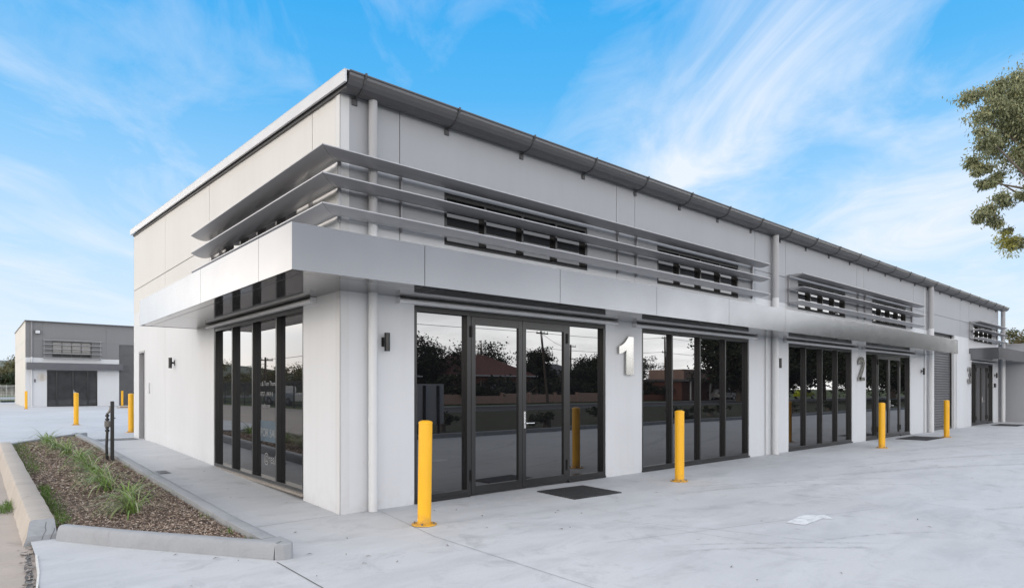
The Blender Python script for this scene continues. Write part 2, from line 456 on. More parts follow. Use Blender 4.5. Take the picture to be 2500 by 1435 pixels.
ap = [tuple(s0), (-1.30, -1.572), (-1.235, -1.585), (-1.205, -1.55), (-1.197, -1.48), (-1.205, -1.247), (-1.387, -1.247), (-1.387, -1.275), tuple(s0 + ni*.118)]
ka = MB().prism([(x, y, -.05) for x, y in ap], (0, 0, .199)).build('kerb', 'kerb', bevel=.016)
k2 = sweep([(-1.205, -1.245), (-1.205, 0), (-1.205, 5), (-1.205, 10), (-1.205, 13.2)], PR).build('kerb', 'kerb', smooth=True)
k3 = sweep([(-1.20, 13.25), (-2.06, 11.95), (-3.0, 10.05)][::1], [(o, h) for o, h in PR]).build('kerb', 'kerb', smooth=True)
for q in (k1, k2, k3, ka): tag(q, kind='structure')
# weathered kerb on the driveway side
m = MB(); n = 0; rr = random.Random(11)
secs = []
y = .72; ys = []
while y < 10.4: ys.append(y); y += .22 if y < 4 else .5
for i, y in enumerate(ys):
    j = rr.uniform(-.006, .006); t = -.10 if i == 0 else 0
    yy = y
    sec = [(-3.055+j, -.06), (-3.02+j, .05), (-2.995+j, .165), (-2.985, .185), (-2.96, .192), (-2.80+j, .190), (-2.785+j, .18), (-2.775, .02)]
    secs.append([(x, (yy + (.13*max(0, min(1, (z-.05)/.142)) if i == 0 else 0)), gz(yy)+z + rr.uniform(-.002, .002)) for x, z in sec])
for s_ in secs: m.v += s_
for i in range(len(secs)-1):
    for j in range(7): m.f.append((i*8+j, i*8+j+1, (i+1)*8+j+1, (i+1)*8+j))
m.f.append(tuple(range(8)))
ok = m.build('old_kerb', 'old_kerb', smooth=True); tag(ok, kind='structure')
# grey broken end face & crack of the old kerb
def ky(z): return .72 - .007 + .13*max(0, (z-.05)/.142)
g0_ = gz(.75)
m = MB().quad(*[(x, ky(z), g0_+z) for x, z in ((-3.052, -.06), (-3.02, .05), (-2.774, .05), (-2.774, -.06))])
m.poly([(x, ky(z), g0_+z) for x, z in ((-3.02, .05), (-2.995, .165), (-2.984, .186), (-2.96, .193), (-2.80, .192), (-2.784, .182), (-2.774, .05))])
tag(m.build('kerb_end', 'kerb', fix=False), kind='structure')
cr = MB()
for cpts in ([(-2.855, .165), (-2.868, .12), (-2.862, .09), (-2.885, .055), (-2.90, .005)], [(-2.79, .10), (-2.80, .07), (-2.815, .045), (-2.83, .0)]):
    for (x0, z0), (x1, z1) in zip(cpts, cpts[1:]):
        w0 = .0025; cr.quad((x0-w0, ky(z0)-.004, g0_+z0), (x0+w0, ky(z0)-.004, g0_+z0), (x1+w0*1.5, ky(z1)-.004, g0_+z1), (x1-w0, ky(z1)-.004, g0_+z1))
tag(cr.build('kerb_crack', 'line', fix=False), kind='structure')

# mulch bed: soil plus bark chips
bed = [(-2.79, .80), (-2.66, .76), (-1.33, -1.28), (-1.375, -1.2), (-1.375, 12.95), (-2.07, 12.0), (-2.79, 10.5)]
bed = [(-2.79, .85), (-2.70, .80), (-1.37, -1.27), (-1.37, 12.95), (-2.07, 12.1), (-2.79, 10.6)]
bm = bmesh.new(); bm.faces.new([bm.verts.new((x, y, 0)) for x, y in bed])
for i in range(1, 12): bmesh.ops.bisect_plane(bm, geom=bm.verts[:]+bm.edges[:]+bm.faces[:], plane_co=(-2.8+i*.13, 0, 0), plane_no=(1, 0, 0))
yy = -1.2
while yy < 12.9:
    bmesh.ops.bisect_plane(bm, geom=bm.verts[:]+bm.edges[:]+bm.faces[:], plane_co=(0, yy, 0), plane_no=(0, 1, 0)); yy += .15 if yy < 3 else .4
from mathutils import noise as mn
def mulch_z(x, y):
    ed = min(1, max(0, (min(x+2.78, -1.38-x)) / .25))
    return gz(y) + .075 + .045*ed*(.6 + .5*mn.noise(Vector((x*2.2, y*1.6, 3)))) + .008*mn.noise(Vector((x*12, y*12, 0)))
for v in bm.verts: v.co.z = mulch_z(v.co.x, v.co.y)
me = bpy.data.meshes.new('mulch'); bm.to_mesh(me); bm.free()
mu = bpy.data.objects.new('mulch', me); COL.objects.link(mu); me.materials.append(M['mulch'])
for p_ in me.polygons: p_.use_smooth = True
tag(mu, 'dark soil under the bark in the garden bed', 'soil', kind='stuff')
def inside(x, y, poly):
    c_ = False
    for i in range(len(poly)):
        x0, y0 = poly[i-1]; x1, y1 = poly[i]
        if (y0 > y) != (y1 > y) and x < (x1-x0)*(y-y0)/(y1-y0)+x0: c_ = not c_
    return c_
rr = random.Random(5); ch = MB()
def chip(x, y, L, w, z):
    an = rr.uniform(0, 2*math.pi); tl = rr.gauss(0, .28); rl = rr.gauss(0, .5)
    d = Vector((math.cos(an)*math.cos(tl), math.sin(an)*math.cos(tl), math.sin(tl)))
    s_ = Vector((-math.sin(an)*math.cos(rl), math.cos(an)*math.cos(rl), math.sin(rl)))
    c0 = Vector((x, y, z))
    ch.quad(c0-d*L-s_*w*.5, c0-s_*w+d*L*.1, c0+d*L+s_*w*.3, c0+s_*w-d*L*.2)
for i in range(34000):
    y = -1.25 + (rr.random()**1.7) * 14.1; x = rr.uniform(-2.78, -1.37)
    if not inside(x, y, bed): continue
    k_ = 1.0 if y < 3 else 1.35
    chip(x, y, rr.uniform(.008, .026)*k_, rr.uniform(.003, .0065)*k_, mulch_z(x, y)+rr.uniform(.002, .022))
co = ch.build('bark_chips', 'chips', fix=False)
tag(co, 'brown bark chip mulch covering the garden bed', 'mulch', kind='stuff')

# blades ---------------------------------------------------------------------
def blade(m, base, an, L, w, lift, droop, seg=5, r=None):
    """arching strap leaf"""
    d = Vector((math.cos(an), math.sin(an), 0)); side = Vector((-math.sin(an), math.cos(an), 0))
    p = Vector(base); el = lift; prev = None; i0 = len(m.v)
    for i in range(seg+1):
        ww = w * (1 - (i/seg)**2.2) * (0.7 + .3*min(1, i/1.5)) + .0004
        m.v.append(tuple(p - side*ww)); m.v.append(tuple(p + side*ww))
        p = p + (d*math.cos(el) + Vector((0, 0, math.sin(el)))) * (L/seg); el -= droop/seg
    for i in range(seg):
        m.f.append((i0+2*i, i0+2*i+1, i0+2*i+3, i0+2*i+2))
def strap_plant(name, x, y, n, L, seed, label, lean=None):
    n = int(n*1.9); L = L*1.08
    r = random.Random(seed); m = MB()
    for i in range(n):
        an = r.uniform(0, 2*math.pi)
        if lean is not None and r.random() < .6: an = lean + r.gauss(0, .7)
        bx, by = r.gauss(0, .035), r.gauss(0, .035)
        blade(m, (bx, by, 0), an, L*r.uniform(.65, 1.3), r.uniform(.004, .0085), r.uniform(.7, 1.4), r.uniform(1.2, 3.0), 8)
    o = m.build(name, 'lomandra', fix=False); o.location = (x, y, mulch_z(x, y))
    return tag(o, label, 'strap-leaf plant', 'strap-leaved clumps planted along the garden bed')
PL = [(-2.02, 1.05, 62, .50, 'big bright green strap-leaf clump nearest the front kerb', 2.6),
      (-1.93, 1.95, 30, .46, 'sparse grey-green strap-leaf clump just behind the big nearest one', 1.0),
      (-2.02, 2.75, 44, .52, 'strap-leaf clump in front of the black tap post, third from the near end', 2.7),
      (-1.98, 3.8, 46, .52, 'strap-leaf clump fourth from the near end of the bed', 2.6),
      (-1.97, 5.0, 40, .50, 'strap-leaf clump beside the foot of the tap standpipe', 2.8),
      (-1.98, 6.2, 50, .50, 'dark green upright strap-leaf clump in the middle of the far half', 1.0),
      (-2.03, 7.6, 44, .52, 'strap-leaf clump third from the far end of the bed', 2.8),
      (-2.08, 8.9, 40, .50, 'strap-leaf clump second from the far end of the bed', 2.7),
      (-2.15, 10.3, 36, .50, 'farthest strap-leaf clump beside the back kerb', 1.5)]
for i, (x, y, n, L, lb, ln) in enumerate(PL): strap_plant('strap_leaf_plant', x, y, n, L, 40+i, lb, ln)
def tuft(name, pts, n, h, seed, label, mat='young', spread=.1, z0=None, cat='grass'):
    r = random.Random(seed); m = MB()
    for i in range(n):
        x, y = r.choice(pts); x += r.gauss(0, spread*.55); y += r.gauss(0, spread)
        if z0 is None: x = max(x, -2.80) + .02
        z = z0 if z0 is not None else mulch_z(x, y)
        if x < -2.79 and z0 is None: z = gz(y)+.19
        blade(m, (x, y, z), r.uniform(0, 6.28), h*r.uniform(.4, 1.1), r.uniform(.0015, .0035), r.uniform(.7, 1.5), r.uniform(.3, 1.6), 4)
    return tag(m.build(name, mat, fix=False), label, cat, kind='stuff')
tuft('grass', [(-2.72, 1.0+.22*i) for i in range(13)], 1100, .09, 3, 'bright green couch grass patch spilling over the near end of the old kerb', spread=.09)
tuft('grass', [(-2.70, 5.4+.45*i) for i in range(12)], 1000, .11, 4, 'green grass strip along the far part of the old kerb', spread=.17)
tuft('grass', [(-3.12, 2.8), (-3.2, 2.95), (-3.05, 3.05), (-3.08, 3.3)], 320, .14, 5, 'weedy grass tuft growing in the gutter of the old driveway', spread=.09, z0=.02)
for j, (x, y, lb) in enumerate([(-1.45, .35, 'small weed sprouting by the right kerb near its front end'), (-1.47, -.55, 'small pale grass sprig in the front corner of the bed'),
                                (-1.43, 5.2, 'little green weed by the right kerb behind the tap post'), (-1.42, -1.0, 'tiny dry sprig at the very tip of the bed'),
                                (-1.43, 8.4, 'small weed by the right kerb far from the tap')]):
    r = random.Random(j); m = MB()
    for i in range(16): blade(m, (r.gauss(0, .025), r.gauss(0, .04), 0), r.uniform(0, 6.28), .11*r.uniform(.4, 1.1), .0025, r.uniform(.8, 1.5), r.uniform(.2, 1.2), 4)
    o = m.build('weed', 'young', fix=False); o.location = (x, y, mulch_z(x, y)); tag(o, lb, 'weed')

# ------------------------------------------------------------------ main building
B = empty('warehouse', (0, 0, 0)); tag(B, 'long grey and white warehouse with silver canopy, louvres and numbers 1, 2 and 3', 'warehouse')
ZS = 3.65; ZT = 5.24; XE = 32.87; YE = 12.88
DOOR1 = (1.06, 4.975); WIN1 = (5.995, 9.92); WIN2 = (11.845, 15.77); DOOR2 = (16.815, 20.72); ROLL = (23.15, 25.87); DOOR3 = (28.09, 31.89)
ZH = 2.68
UPW = [(1.55, 4.50), (6.47, 9.46), (12.35, 15.31), (17.30, 20.32), (28.65, 31.74)]
UZ0, UZ1 = 3.56, 4.29
J = .006
vj = [.838, 5.264, 5.788, 10.19, 11.69, 16.13, 16.66, 21.05, 26.66, 27.93]
# lower right wall (white)
holes = [(a, b_, -.1, ZH) for a, b_ in (DOOR1, WIN1, WIN2, DOOR2, DOOR3)] + [(ROLL[0], ROLL[1], -.1, ZS+1)] + [(a, b_, UZ0, ZS+1) for a, b_ in UPW]
jl = [(x-J, x+J, 2.77, ZS+1) for x in vj] + [(10.95-J, 10.95+J, 2.77, ZS+1)]
for u0_, u1_ in ((0, ROLL[0]), (ROLL[1], XE)):
    w, s_ = wall_face(u0_, u1_, -.1, ZS, [h for h in holes if h[0] >= u0_-.01 and h[1] <= u1_+.01 and h[:2] != ROLL], jl)
    w.build('wall', 'white_wall', B); s_.build('wall_joint', 'joint', B)
m = MB().quad((ROLL[0], 0, 0), (ROLL[0], .16, 0), (ROLL[0], .16, ZS), (ROLL[0], 0, ZS)); m.build('reveal', 'white_wall', B)
MB().quad((ROLL[1], 0, 0), (ROLL[1], .16, 0), (ROLL[1], .16, ZS), (ROLL[1], 0, ZS)).build('reveal', 'white_wall', B)
holes = [(a, b_, ZS-1, UZ1) for a, b_ in UPW]
jl = [(x-J, x+J, ZS-1, ZT+1) for x in vj] + [(10.2, 11.69, 4.28, 4.294), (22.95, 27.93, 4.28, 4.294), (21.05, 22.95, 4.28, 4.294), (22.95-J, 22.95+J, ZS-1, ZT+1)]
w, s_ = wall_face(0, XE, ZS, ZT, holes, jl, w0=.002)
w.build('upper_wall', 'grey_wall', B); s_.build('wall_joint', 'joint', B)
# left wall
topf = lambda u: 5.24 + u * (5.84-5.24)/YE
LW = (1.135, 5.30); LD = (11.42, 12.15)
LUP = (1.35, 4.65)
vjl = [.843, 5.596, 9.186]
w, s_ = wall_face(.0, YE, -.1, 3.63, [(LW[0], LW[1], -.1, ZH+.02), (LD[0], LD[1], -.1, 2.56), (LUP[0], LUP[1], 3.3, 4.6)],
                  [(9.186-J, 9.186+J, -.1, 4), (.118, .135, -.1, 4)] + [(x-J, x+J, 2.77, 4) for x in vjl[:2]], swap=True)
w.build('wall', 'white_wall', B); s_.build('wall_joint', 'joint', B)
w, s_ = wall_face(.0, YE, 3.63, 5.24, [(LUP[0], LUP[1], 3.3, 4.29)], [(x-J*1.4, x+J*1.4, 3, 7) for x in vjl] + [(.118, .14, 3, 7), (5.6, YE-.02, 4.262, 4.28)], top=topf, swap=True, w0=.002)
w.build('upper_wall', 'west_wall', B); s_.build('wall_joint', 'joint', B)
m = MB().box(-.006, .118, -.006, .03, -.05, 5.235); m.box(-.006, .002, .028, .118, -.05, 5.235)
MB().box(-.008, .116, -.003, .0, -.05, 5.2).build('corner_trim', 'corner', B)
m = MB().box(-.008, -.0035, -.003, .116, -.05, 5.235); m.build('corner_trim', 'corner', B)
# ends and back, roof
m = MB().quad((XE, 0, -.1), (XE, YE, -.1), (XE, YE, 5.84), (XE, 0, 5.24)).quad((0, YE, -.1), (XE, YE, -.1), (XE, YE, 5.84), (0, YE, 5.84))
m.build('back_wall', 'grey_wall', B)
roof = MB(); prof = []
x = -.05
# corrugated roof sheet, ribs running down the slope
xs = []
while x < XE + .1: xs += [(x, 0), (x+.05, .03), (x+.09, .03), (x+.14, 0)]; x += .25
for (xa, za), (xb, zb) in zip(xs, xs[1:]):
    roof.quad((xa, -.24, 5.285+za), (xb, -.24, 5.285+zb), (xb, YE+.05, 5.90+zb), (xa, YE+.05, 5.90+za))
roof.build('roof', 'barge', B, fix=False)
# barge flashing along the left roof edge
sl = (5.84-5.24)/YE
def bz(y): return 5.24 + y*sl
m = MB().prism([(-.085, -.29, bz(-.29)-.02), (-.085, YE+.03, bz(YE)-.02), (-.085, YE+.03, bz(YE)+.125), (-.085, -.29, bz(-.29)+.125)], (.03, 0, 0))
m.prism([(-.085, -.29, bz(-.29)+.125), (-.085, YE+.03, bz(YE)+.125), (-.085, YE+.03, bz(YE)+.135), (-.085, -.29, bz(-.29)+.135)], (.25, 0, 0))
m.build('barge_flashing', 'barge', B, bevel=.004)
m = MB().prism([(-.03, -.2, bz(-.2)-.055), (-.03, YE, bz(YE)-.055), (-.03, YE, bz(YE)), (-.03, -.2, bz(-.2))], (.02, 0, 0))
m.build('barge_gap', 'bracket', B)  # dark strip standing in for the dark gap under the barge flashing
# gutter: quad profile
gp = [(-.02, 5.36), (-.02, 5.19), (-.10, 5.175), (-.17, 5.185), (-.235, 5.215), (-.275, 5.255), (-.295, 5.305), (-.30, 5.335), (-.315, 5.345), (-.315, 5.36), (-.29, 5.362), (-.285, 5.335), (-.265, 5.27), (-.22, 5.225), (-.16, 5.20), (-.10, 5.19), (-.035, 5.205), (-.035, 5.36)]
m = MB().prism([(-.02, a_, b_) for a_, b_ in gp], (33.5, 0, 0))
for xx in (-.023, 33.482):
    m.prism([(xx, a_, b_) for a_, b_ in gp[:10]], (.004, 0, 0))
gut = m.build('gutter', 'gutter', B, bevel=.002)
bx = [.17 + 1.40*i for i in range(24)]
for x in bx:
    m = MB()
    outp = [(-.0, 5.165), (-.10, 5.165), (-.175, 5.175), (-.245, 5.207), (-.287, 5.252), (-.306, 5.30), (-.328, 5.34), (-.328, 5.372)]
    inp = [(-.318, 5.372), (-.318, 5.342), (-.302, 5.308), (-.281, 5.258), (-.24, 5.215), (-.172, 5.184), (-.10, 5.174), (0, 5.174)]
    m.prism([(x, a_, b_) for a_, b_ in outp+inp], (.028, 0, 0))
    m.box(x-.02, x+.048, -.02, -.001, 5.09, 5.165)
    m.build('gutter_bracket', 'bracket', gut)

# canopy -----------------------------------------------------------------------
CF = -1.0; Z0, Z1 = 2.755, 3.235
fx = [-1.0] + [.58 + 2.25*i for i in range(10)] + [22.24]
can = MB()
for a_, b_ in zip(fx, fx[1:]):
    can.box(a_+(.004 if a_ > -1 else 0), b_-.004 if b_ < 22 else b_, CF, CF+.03, Z0, Z1)
ly = [CF+.031, -.033, 2.31, 6.49]
for a_, b_ in zip(ly, ly[1:]):
    can.box(CF, CF+.03, a_+.004 if a_ > -.9 else a_, b_-.004 if b_ < 6 else b_, Z0, Z1)
can.box(22.21, 22.24, CF+.031, -.004, Z0, Z1); can.box(CF+.031, -.004, 6.46, 6.49, Z0, Z1)
cano = can.build('canopy', 'fascia', B)
m = MB().box(-.975, 22.2, -.972, -.945, Z0+.02, Z1-.02); m.box(-.972, -.945, -.94, 6.46, Z0+.02, Z1-.02)
m.build('fascia_backing', 'joint', cano)
m = MB()
m.poly([(-.968, -.968, Z0+.004), (22.205, -.968, Z0+.004), (22.205, -.002, Z0+.004), (-.002, -.002, Z0+.004), (-.002, 6.455, Z0+.004), (-.968, 6.455, Z0+.004)])
m.build('soffit', 'soffit', cano, fix=False)
m = MB().poly([(-.97, -.97, Z1-.03), (22.2, -.97, Z1-.03), (22.2, -.003, Z1-.01), (-.003, -.003, Z1-.01), (-.003, 6.45, Z1-.01), (-.97, 6.45, Z1-.03)])
m.build('canopy_top', 'barge', cano, fix=False)
m = MB()
def seam(x0, y0, x1, y1, z=Z0+.001, w=.006):
    L = math.hypot(x1-x0, y1-y0); nx, ny = -(y1-y0)/L*w/2, (x1-x0)/L*w/2
    m.quad((x0-nx, y0-ny, z), (x1-nx, y1-ny, z), (x1+nx, y1+ny, z), (x0+nx, y0+ny, z))
seam(-.83, -.82, 22.2, -.82); seam(-.83, -.82, -.83, 6.45); seam(-.97, -.97, -.83, -.82)
for x in fx[1:-1]: seam(x, -.97, x, -.82)
for x in (.85, 5.5, 10.2, 14.9, 19.6): seam(x, -.82, x, -.002)
for y in (2.31, 4.4): seam(-.97, y, -.002, y)
m.build('soffit_seam', 'joint', cano, fix=False)
# second canopy by unit 3
m = MB().box(27.95, 27.98, CF+.031, -.004, Z0, Z1).box(27.95, 33.58, CF, CF+.03, Z0, Z1)
c2 = m.build('canopy', 'fascia', B)
MB().quad((27.982, -.968, Z0+.004), (33.58, -.968, Z0+.004), (33.58, -.002, Z0+.004), (27.982, -.002, Z0+.004)).build('soffit', 'soffit', c2, fix=False)
MB().quad((27.982, -.968, Z1-.02), (33.58, -.968, Z1-.02), (33.58, -.002, Z1-.01), (27.982, -.002, Z1-.01)).build('canopy_top', 'barge', c2, fix=False)

# louvre blades: flat top, bowed underside, corner mitred ------------------------
def bladeprof(k=8):
    pts = []
    for i in range(k+1):
        t = i/k; pts.append((-.045 - .375*t, .012 - .0 + -.058*math.sin(math.pi*min(1, (t*.93+.03)))*(1-.35*t) - .0))
    top = [(-.42, .020), (-.045, .020)]
    return pts + top
BP = bladeprof()
LZ = [4.325, 4.005, 3.66]
def blade_run(pts_list, z, name='louvre_blade'):
    """pts_list: list of functions giving the section at each station"""
    m = MB(); n = len(BP)
    for st in pts_list:
        m.v += [st(d, z+h) for d, h in BP]
    for i in range(len(pts_list)-1):
        for j in range(n):
            j2 = (j+1) % n; m.f.append((i*n+j, i*n+j2, (i+1)*n+j2, (i+1)*n+j))
    m.f.append(tuple(range(n))); m.f.append(tuple(range((len(pts_list)-1)*n, len(pts_list)*n)))
    return m
for z in LZ:
    # corner louvre: side run then front run, mitred
    o = blade_run([lambda d, h: (d, 5.38 + (d+.045)*.45, h), lambda d, h: (d, d+.003, h)], z).build('louvre_blade', 'louvre', B, smooth=True)
    o2 = blade_run([lambda d, h: (d+.003, d, h), lambda d, h: (10.10, d, h)], z).build('louvre_blade', 'louvre', B, smooth=True)
    blade_run([lambda d, h: (11.72, d, h), lambda d, h: (20.9, d, h)], z).build('louvre_blade', 'louvre', B, smooth=True)
    blade_run([lambda d, h: (27.9, d, h), lambda d, h: (32.6, d, h)], z).build('louvre_blade', 'louvre', B, smooth=True)
# louvre fins (brackets behind)
for x in (.84, 5.26, 5.79, 10.0, 11.8, 16.13, 16.66, 20.8, 28.0, 32.5):
    MB().box(x-.006, x+.006, -.05, -.001, 3.60, 4.36).build('louvre_bracket', 'louvre', B)
for y in (5.30, 4.8, .84):
    MB().box(-.05, -.001, y-.006, y+.006, 3.60, 4.36).build('louvre_bracket', 'louvre', B)
MB().box(-.045, -.010, -.045, -.010, 3.60, 4.36).build('louvre_bracket', 'louvre', B)

# windows ------------------------------------------------------------------------
def mk(m, swap, name, mat, parent, **k):
    if swap: m.swap()
    return m.build(name, mat, parent, **k)
FD = .082   # frame depth; glass plane sits at its back
def shop_window(u0, u1, z0, z1, n, swap=False, w0=.008, name='window', bar=.05, gmat='glass', transom=None, sill=.09):
    m = MB(); g0 = w0+FD-.012
    m.box(u0+.001, u0+bar, w0, w0+FD, z0, z1); m.box(u1-bar, u1-.001, w0, w0+FD, z0, z1)
    m.box(u0+bar+.0005, u1-bar-.0005, w0, w0+FD, z1-bar-.02, z1-.001); m.box(u0+bar+.0005, u1-bar-.0005, w0, w0+FD, z0, z0+sill)
    wd = (u1-u0)/n; ms = [u0+wd*i for i in range(1, n)]
    for x in ms: m.box(x-bar*.42, x+bar*.42, w0+.002, w0+FD, z0+sill+.0005, z1-bar-.0205)
    fr = mk(m, swap, name, 'frame', B, bevel=.002)
    es = [u0+bar] + [q for x in ms for q in (x-bar*.42, x+bar*.42)] + [u1-bar]
    for a_, b_ in zip(es[::2], es[1::2]):
        mk(MB().box(a_-.004, b_+.004, g0, g0+.008, z0+sill-.004, z1-bar-.016), swap, 'pane', gmat, fr)
    if sill > .06:
        mk(MB().box(u0-.0, u1+.0, w0-.035, w0-.0015, z0, z0+.035), swap, 'sill', 'lit_sill' if swap else 'frame', fr)
    return fr
def door_set(u0, u1, xs=None, handle=True):
    z0, z1 = .005, ZH-.002; w0 = .010
    a = (u0, u0+.93, u1-.93, u1); mid = (a[1]+a[2])/2 + .0
    m = MB(); g0 = w0+FD-.012
    m.box(u0+.001, u0+.05, w0, w0+FD, z0, z1); m.box(u1-.05, u1-.001, w0, w0+FD, z0, z1)
    m.box(u0+.0505, u1-.0505, w0, w0+FD, z1-.075, z1-.001)
    m.box(a[1]-.035, a[1]+.035, w0+.001, w0+FD, z0, z1-.0755); m.box(a[2]-.035, a[2]+.035, w0+.001, w0+FD, z0, z1-.0755)
    m.box(u0+.0505, a[1]-.0355, w0, w0+FD, z0, z0+.1); m.box(a[2]+.0355, u1-.0505, w0, w0+FD, z0, z0+.1)
    fr = m.build('window', 'frame', B, bevel=.002)
    for p0, p1 in ((u0+.05, a[1]-.035), (a[2]+.035, u1-.05)):
        MB().box(p0-.004, p1+.004, g0, g0+.008, z0+.096, z1-.07).build('pane', 'glass', fr)
        MB().box(p0-.05, p1+.035, w0-.03, w0-.0015, z0, z0+.035).build('sill', 'frame', fr)
    for side, (d0, d1) in enumerate(((a[1]+.038, mid-.003), (mid+.003, a[2]-.038))):
        m = MB(); y0, y1 = w0-.006, w0+.036; st = .075; zt = z1-.08
        m.box(d0, d0+st, y0, y1, .018, zt); m.box(d1-st, d1, y0, y1, .018, zt)
        m.box(d0+st+.0004, d1-st-.0004, y0+.0005, y1, zt-.115, zt); m.box(d0+st+.0004, d1-st-.0004, y0+.0005, y1, .018, .145)
        dr_ = m.build('door', 'frame', B, bevel=.002)
        MB().box(d0+st-.004, d1-st+.004, w0+.022, w0+.030, .14, zt-.11).build('pane', 'glass', dr_)
        hx = d0-.01 if side == 0 else d1-.01
        for hz in (.22, 2.30):
            hm = MB().box(hx-.012, hx+.032, y0-.014, y0-.001, hz, hz+.16)
            hm.tube([(hx+.01, y0-.018, hz-.002), (hx+.01, y0-.018, hz+.162)], .011, 8)
            hm.build('hinge', 'black', dr_)
        if side == 1 and handle:
            hx = d0+.038
            hm = MB().box(hx-.018, hx+.018, y0-.014, y0-.0005, .94, 1.20)
            hm.build('handle_plate', 'handle', dr_, bevel=.004)
            MB().tube([(hx, y0-.012, 1.02), (hx, y0-.055, 1.02), (hx+.025, y0-.062, 1.02), (hx+.15, y0-.062, 1.02)], .010, 10).build('handle', 'handle', dr_, smooth=True)
    return fr
door_set(*DOOR1); door_set(*DOOR2); door_set(*DOOR3)
shop_window(WIN1[0], WIN1[1], .005, ZH, 4); shop_window(WIN2[0], WIN2[1], .005, ZH, 4)
shop_window(LW[0], LW[1], gz(3)+.012, ZH+.015, 4, swap=True, bar=.055)
for a_, b_ in UPW:
    fr = shop_window(a_, b_, UZ0, UZ1, 4, name='high_window', bar=.05, gmat='glass_high', sill=.05)
    MB().box(a_+.0505, b_-.0505, .03, .12, 4.05, 4.08).build('transom', 'frame', fr)
fr = shop_window(LUP[0], LUP[1], 3.32, 4.28, 4, swap=True, name='high_window', gmat='glass_high', sill=.05)

# hood trims over the openings
def hood(u0, u1, swap=False):
    m = MB(); pr = [(-.001, 2.685), (-.07, 2.685), (-.085, 2.70), (-.085, 2.722), (-.07, 2.738), (-.001, 2.748)]
    m.prism([(u0, a_, b_) for a_, b_ in pr], (u1-u0, 0, 0))
    mk(m, swap, 'hood_trim', 'trim', B, bevel=.002)
    mk(MB().box(u0-.004, u0-.0005, -.09, -.001, 2.672, 2.752), swap, 'hood_end', 'trim', B)
    mk(MB().box(u1+.0005, u1+.004, -.09, -.001, 2.672, 2.752), swap, 'hood_end', 'trim', B)
for d in (DOOR1, WIN1, WIN2, DOOR2): hood(d[0]-.27, d[1]+.24)
hood(28.0, 32.1); hood(.70, 5.55, True)

# side door on the left wall, grey metal
ld = MB().box(LD[0]+.05, LD[1]-.05, .09, .13, gz(11)+.01, 2.50).swap()
frm = MB().box(LD[0]+.001, LD[0]+.05, -.012, .135, .2, 2.555).box(LD[1]-.05, LD[1]-.001, -.012, .135, .2, 2.555).box(LD[0]+.0505, LD[1]-.0505, -.012, .135, 2.505, 2.555).swap()
sd = ld.build('side_door', 'shutter', B); frm.build('door_frame', 'pipe_grey', sd, bevel=.003)
MB().box(LD[0]+.12, LD[0]+.15, .06, .09, 1.15, 1.3).swap().build('handle', 'handle', sd)
MB().box(-.03, -.001, 10.83, 10.98, 1.44, 1.70).build('switch_box', 'pipe_white', B, bevel=.006)

# roller door
m = MB(); z = .01; pts = []
while z < 3.9:
    for i in range(8):
        t = i/8; pts.append((.14 - .022*math.sin(math.pi*t), z + t*.086))
    z += .095; pts.append((.142, z-.004))
for (y0, za), (y1, zb) in zip(pts, pts[1:]):
    m.quad((ROLL[0]+.02, y0, za), (ROLL[1]-.02, y0, za), (ROLL[1]-.02, y1, zb), (ROLL[0]+.02, y1, zb))
rd = m.build('roller_door', 'shutter', B, smooth=True)
MB().box(ROLL[0]+.001, ROLL[0]+.06, .09, .12, 0, 3.64).box(ROLL[1]-.06, ROLL[1]-.001, .09, .12, 0, 3.64).build('guide_rail', 'black', rd)
MB().box(ROLL[0]+.061, ROLL[1]-.061, .095, .125, .006, .09).build('bottom_rail', 'shutter', rd)
MB().box(26.05, 28.085, -.05, -.004, -.05, 3.0).build('pier', 'white_wall', B, bevel=.004)

# downpipes
def downpipe(x, z_top, r=.058, y=-.085, split=3.70):
    m = MB().tube([(x, y, 0.004), (x, y, split)], r, 20); p_ = m.build('downpipe', 'pipe_white', B, smooth=True)
    m = MB().tube([(x, y, split+.0), (x, y, z_top-.05), (x-.0, y-.01, z_top-.015), (x, y-.03, z_top)], r*.97, 20); m.build('upper_pipe', 'pipe_grey', p_, smooth=True)
    for z in (.62, 2.05):
        MB().box(x-r-.035, x-r*.6, -.012, -.001, z-.012, z+.012).tube([(x, y, z-.01), (x, y, z+.01)], r+.004, 20).build('pipe_clip', 'pipe_white', p_)
    MB().tube([(x, y, 1.12), (x, y, 1.18)], r+.006, 20).build('pipe_collar', 'pipe_white', p_, smooth=True)
    return p_
downpipe(.40, 5.24); 
downpipe(10.98, 5.24, .075, -.10)
downpipe(22.55, 5.24, .09, -.115)
downpipe(33.15, 5.24, .09, -.13, 3.2)
for x, zt in ((10.66, 2.752), (22.15, 2.752)):
    MB().tube([(x, -.035, 0.004), (x, -.035, zt)], .02, 12).build('conduit', 'pipe_white', B, smooth=True)
MB().box(22.20, 22.26, -.014, -.001, 0, 5.2).build('cover_strip', 'pipe_white', B)
MB().tube([(9.9, -.012, 1.15), (11.28, -.012, 1.15)], .0001, 3)
m = MB().box(11.27, 11.32, -.006, -.001, 1.06, 1.18).build('wall_tag', 'black', B)

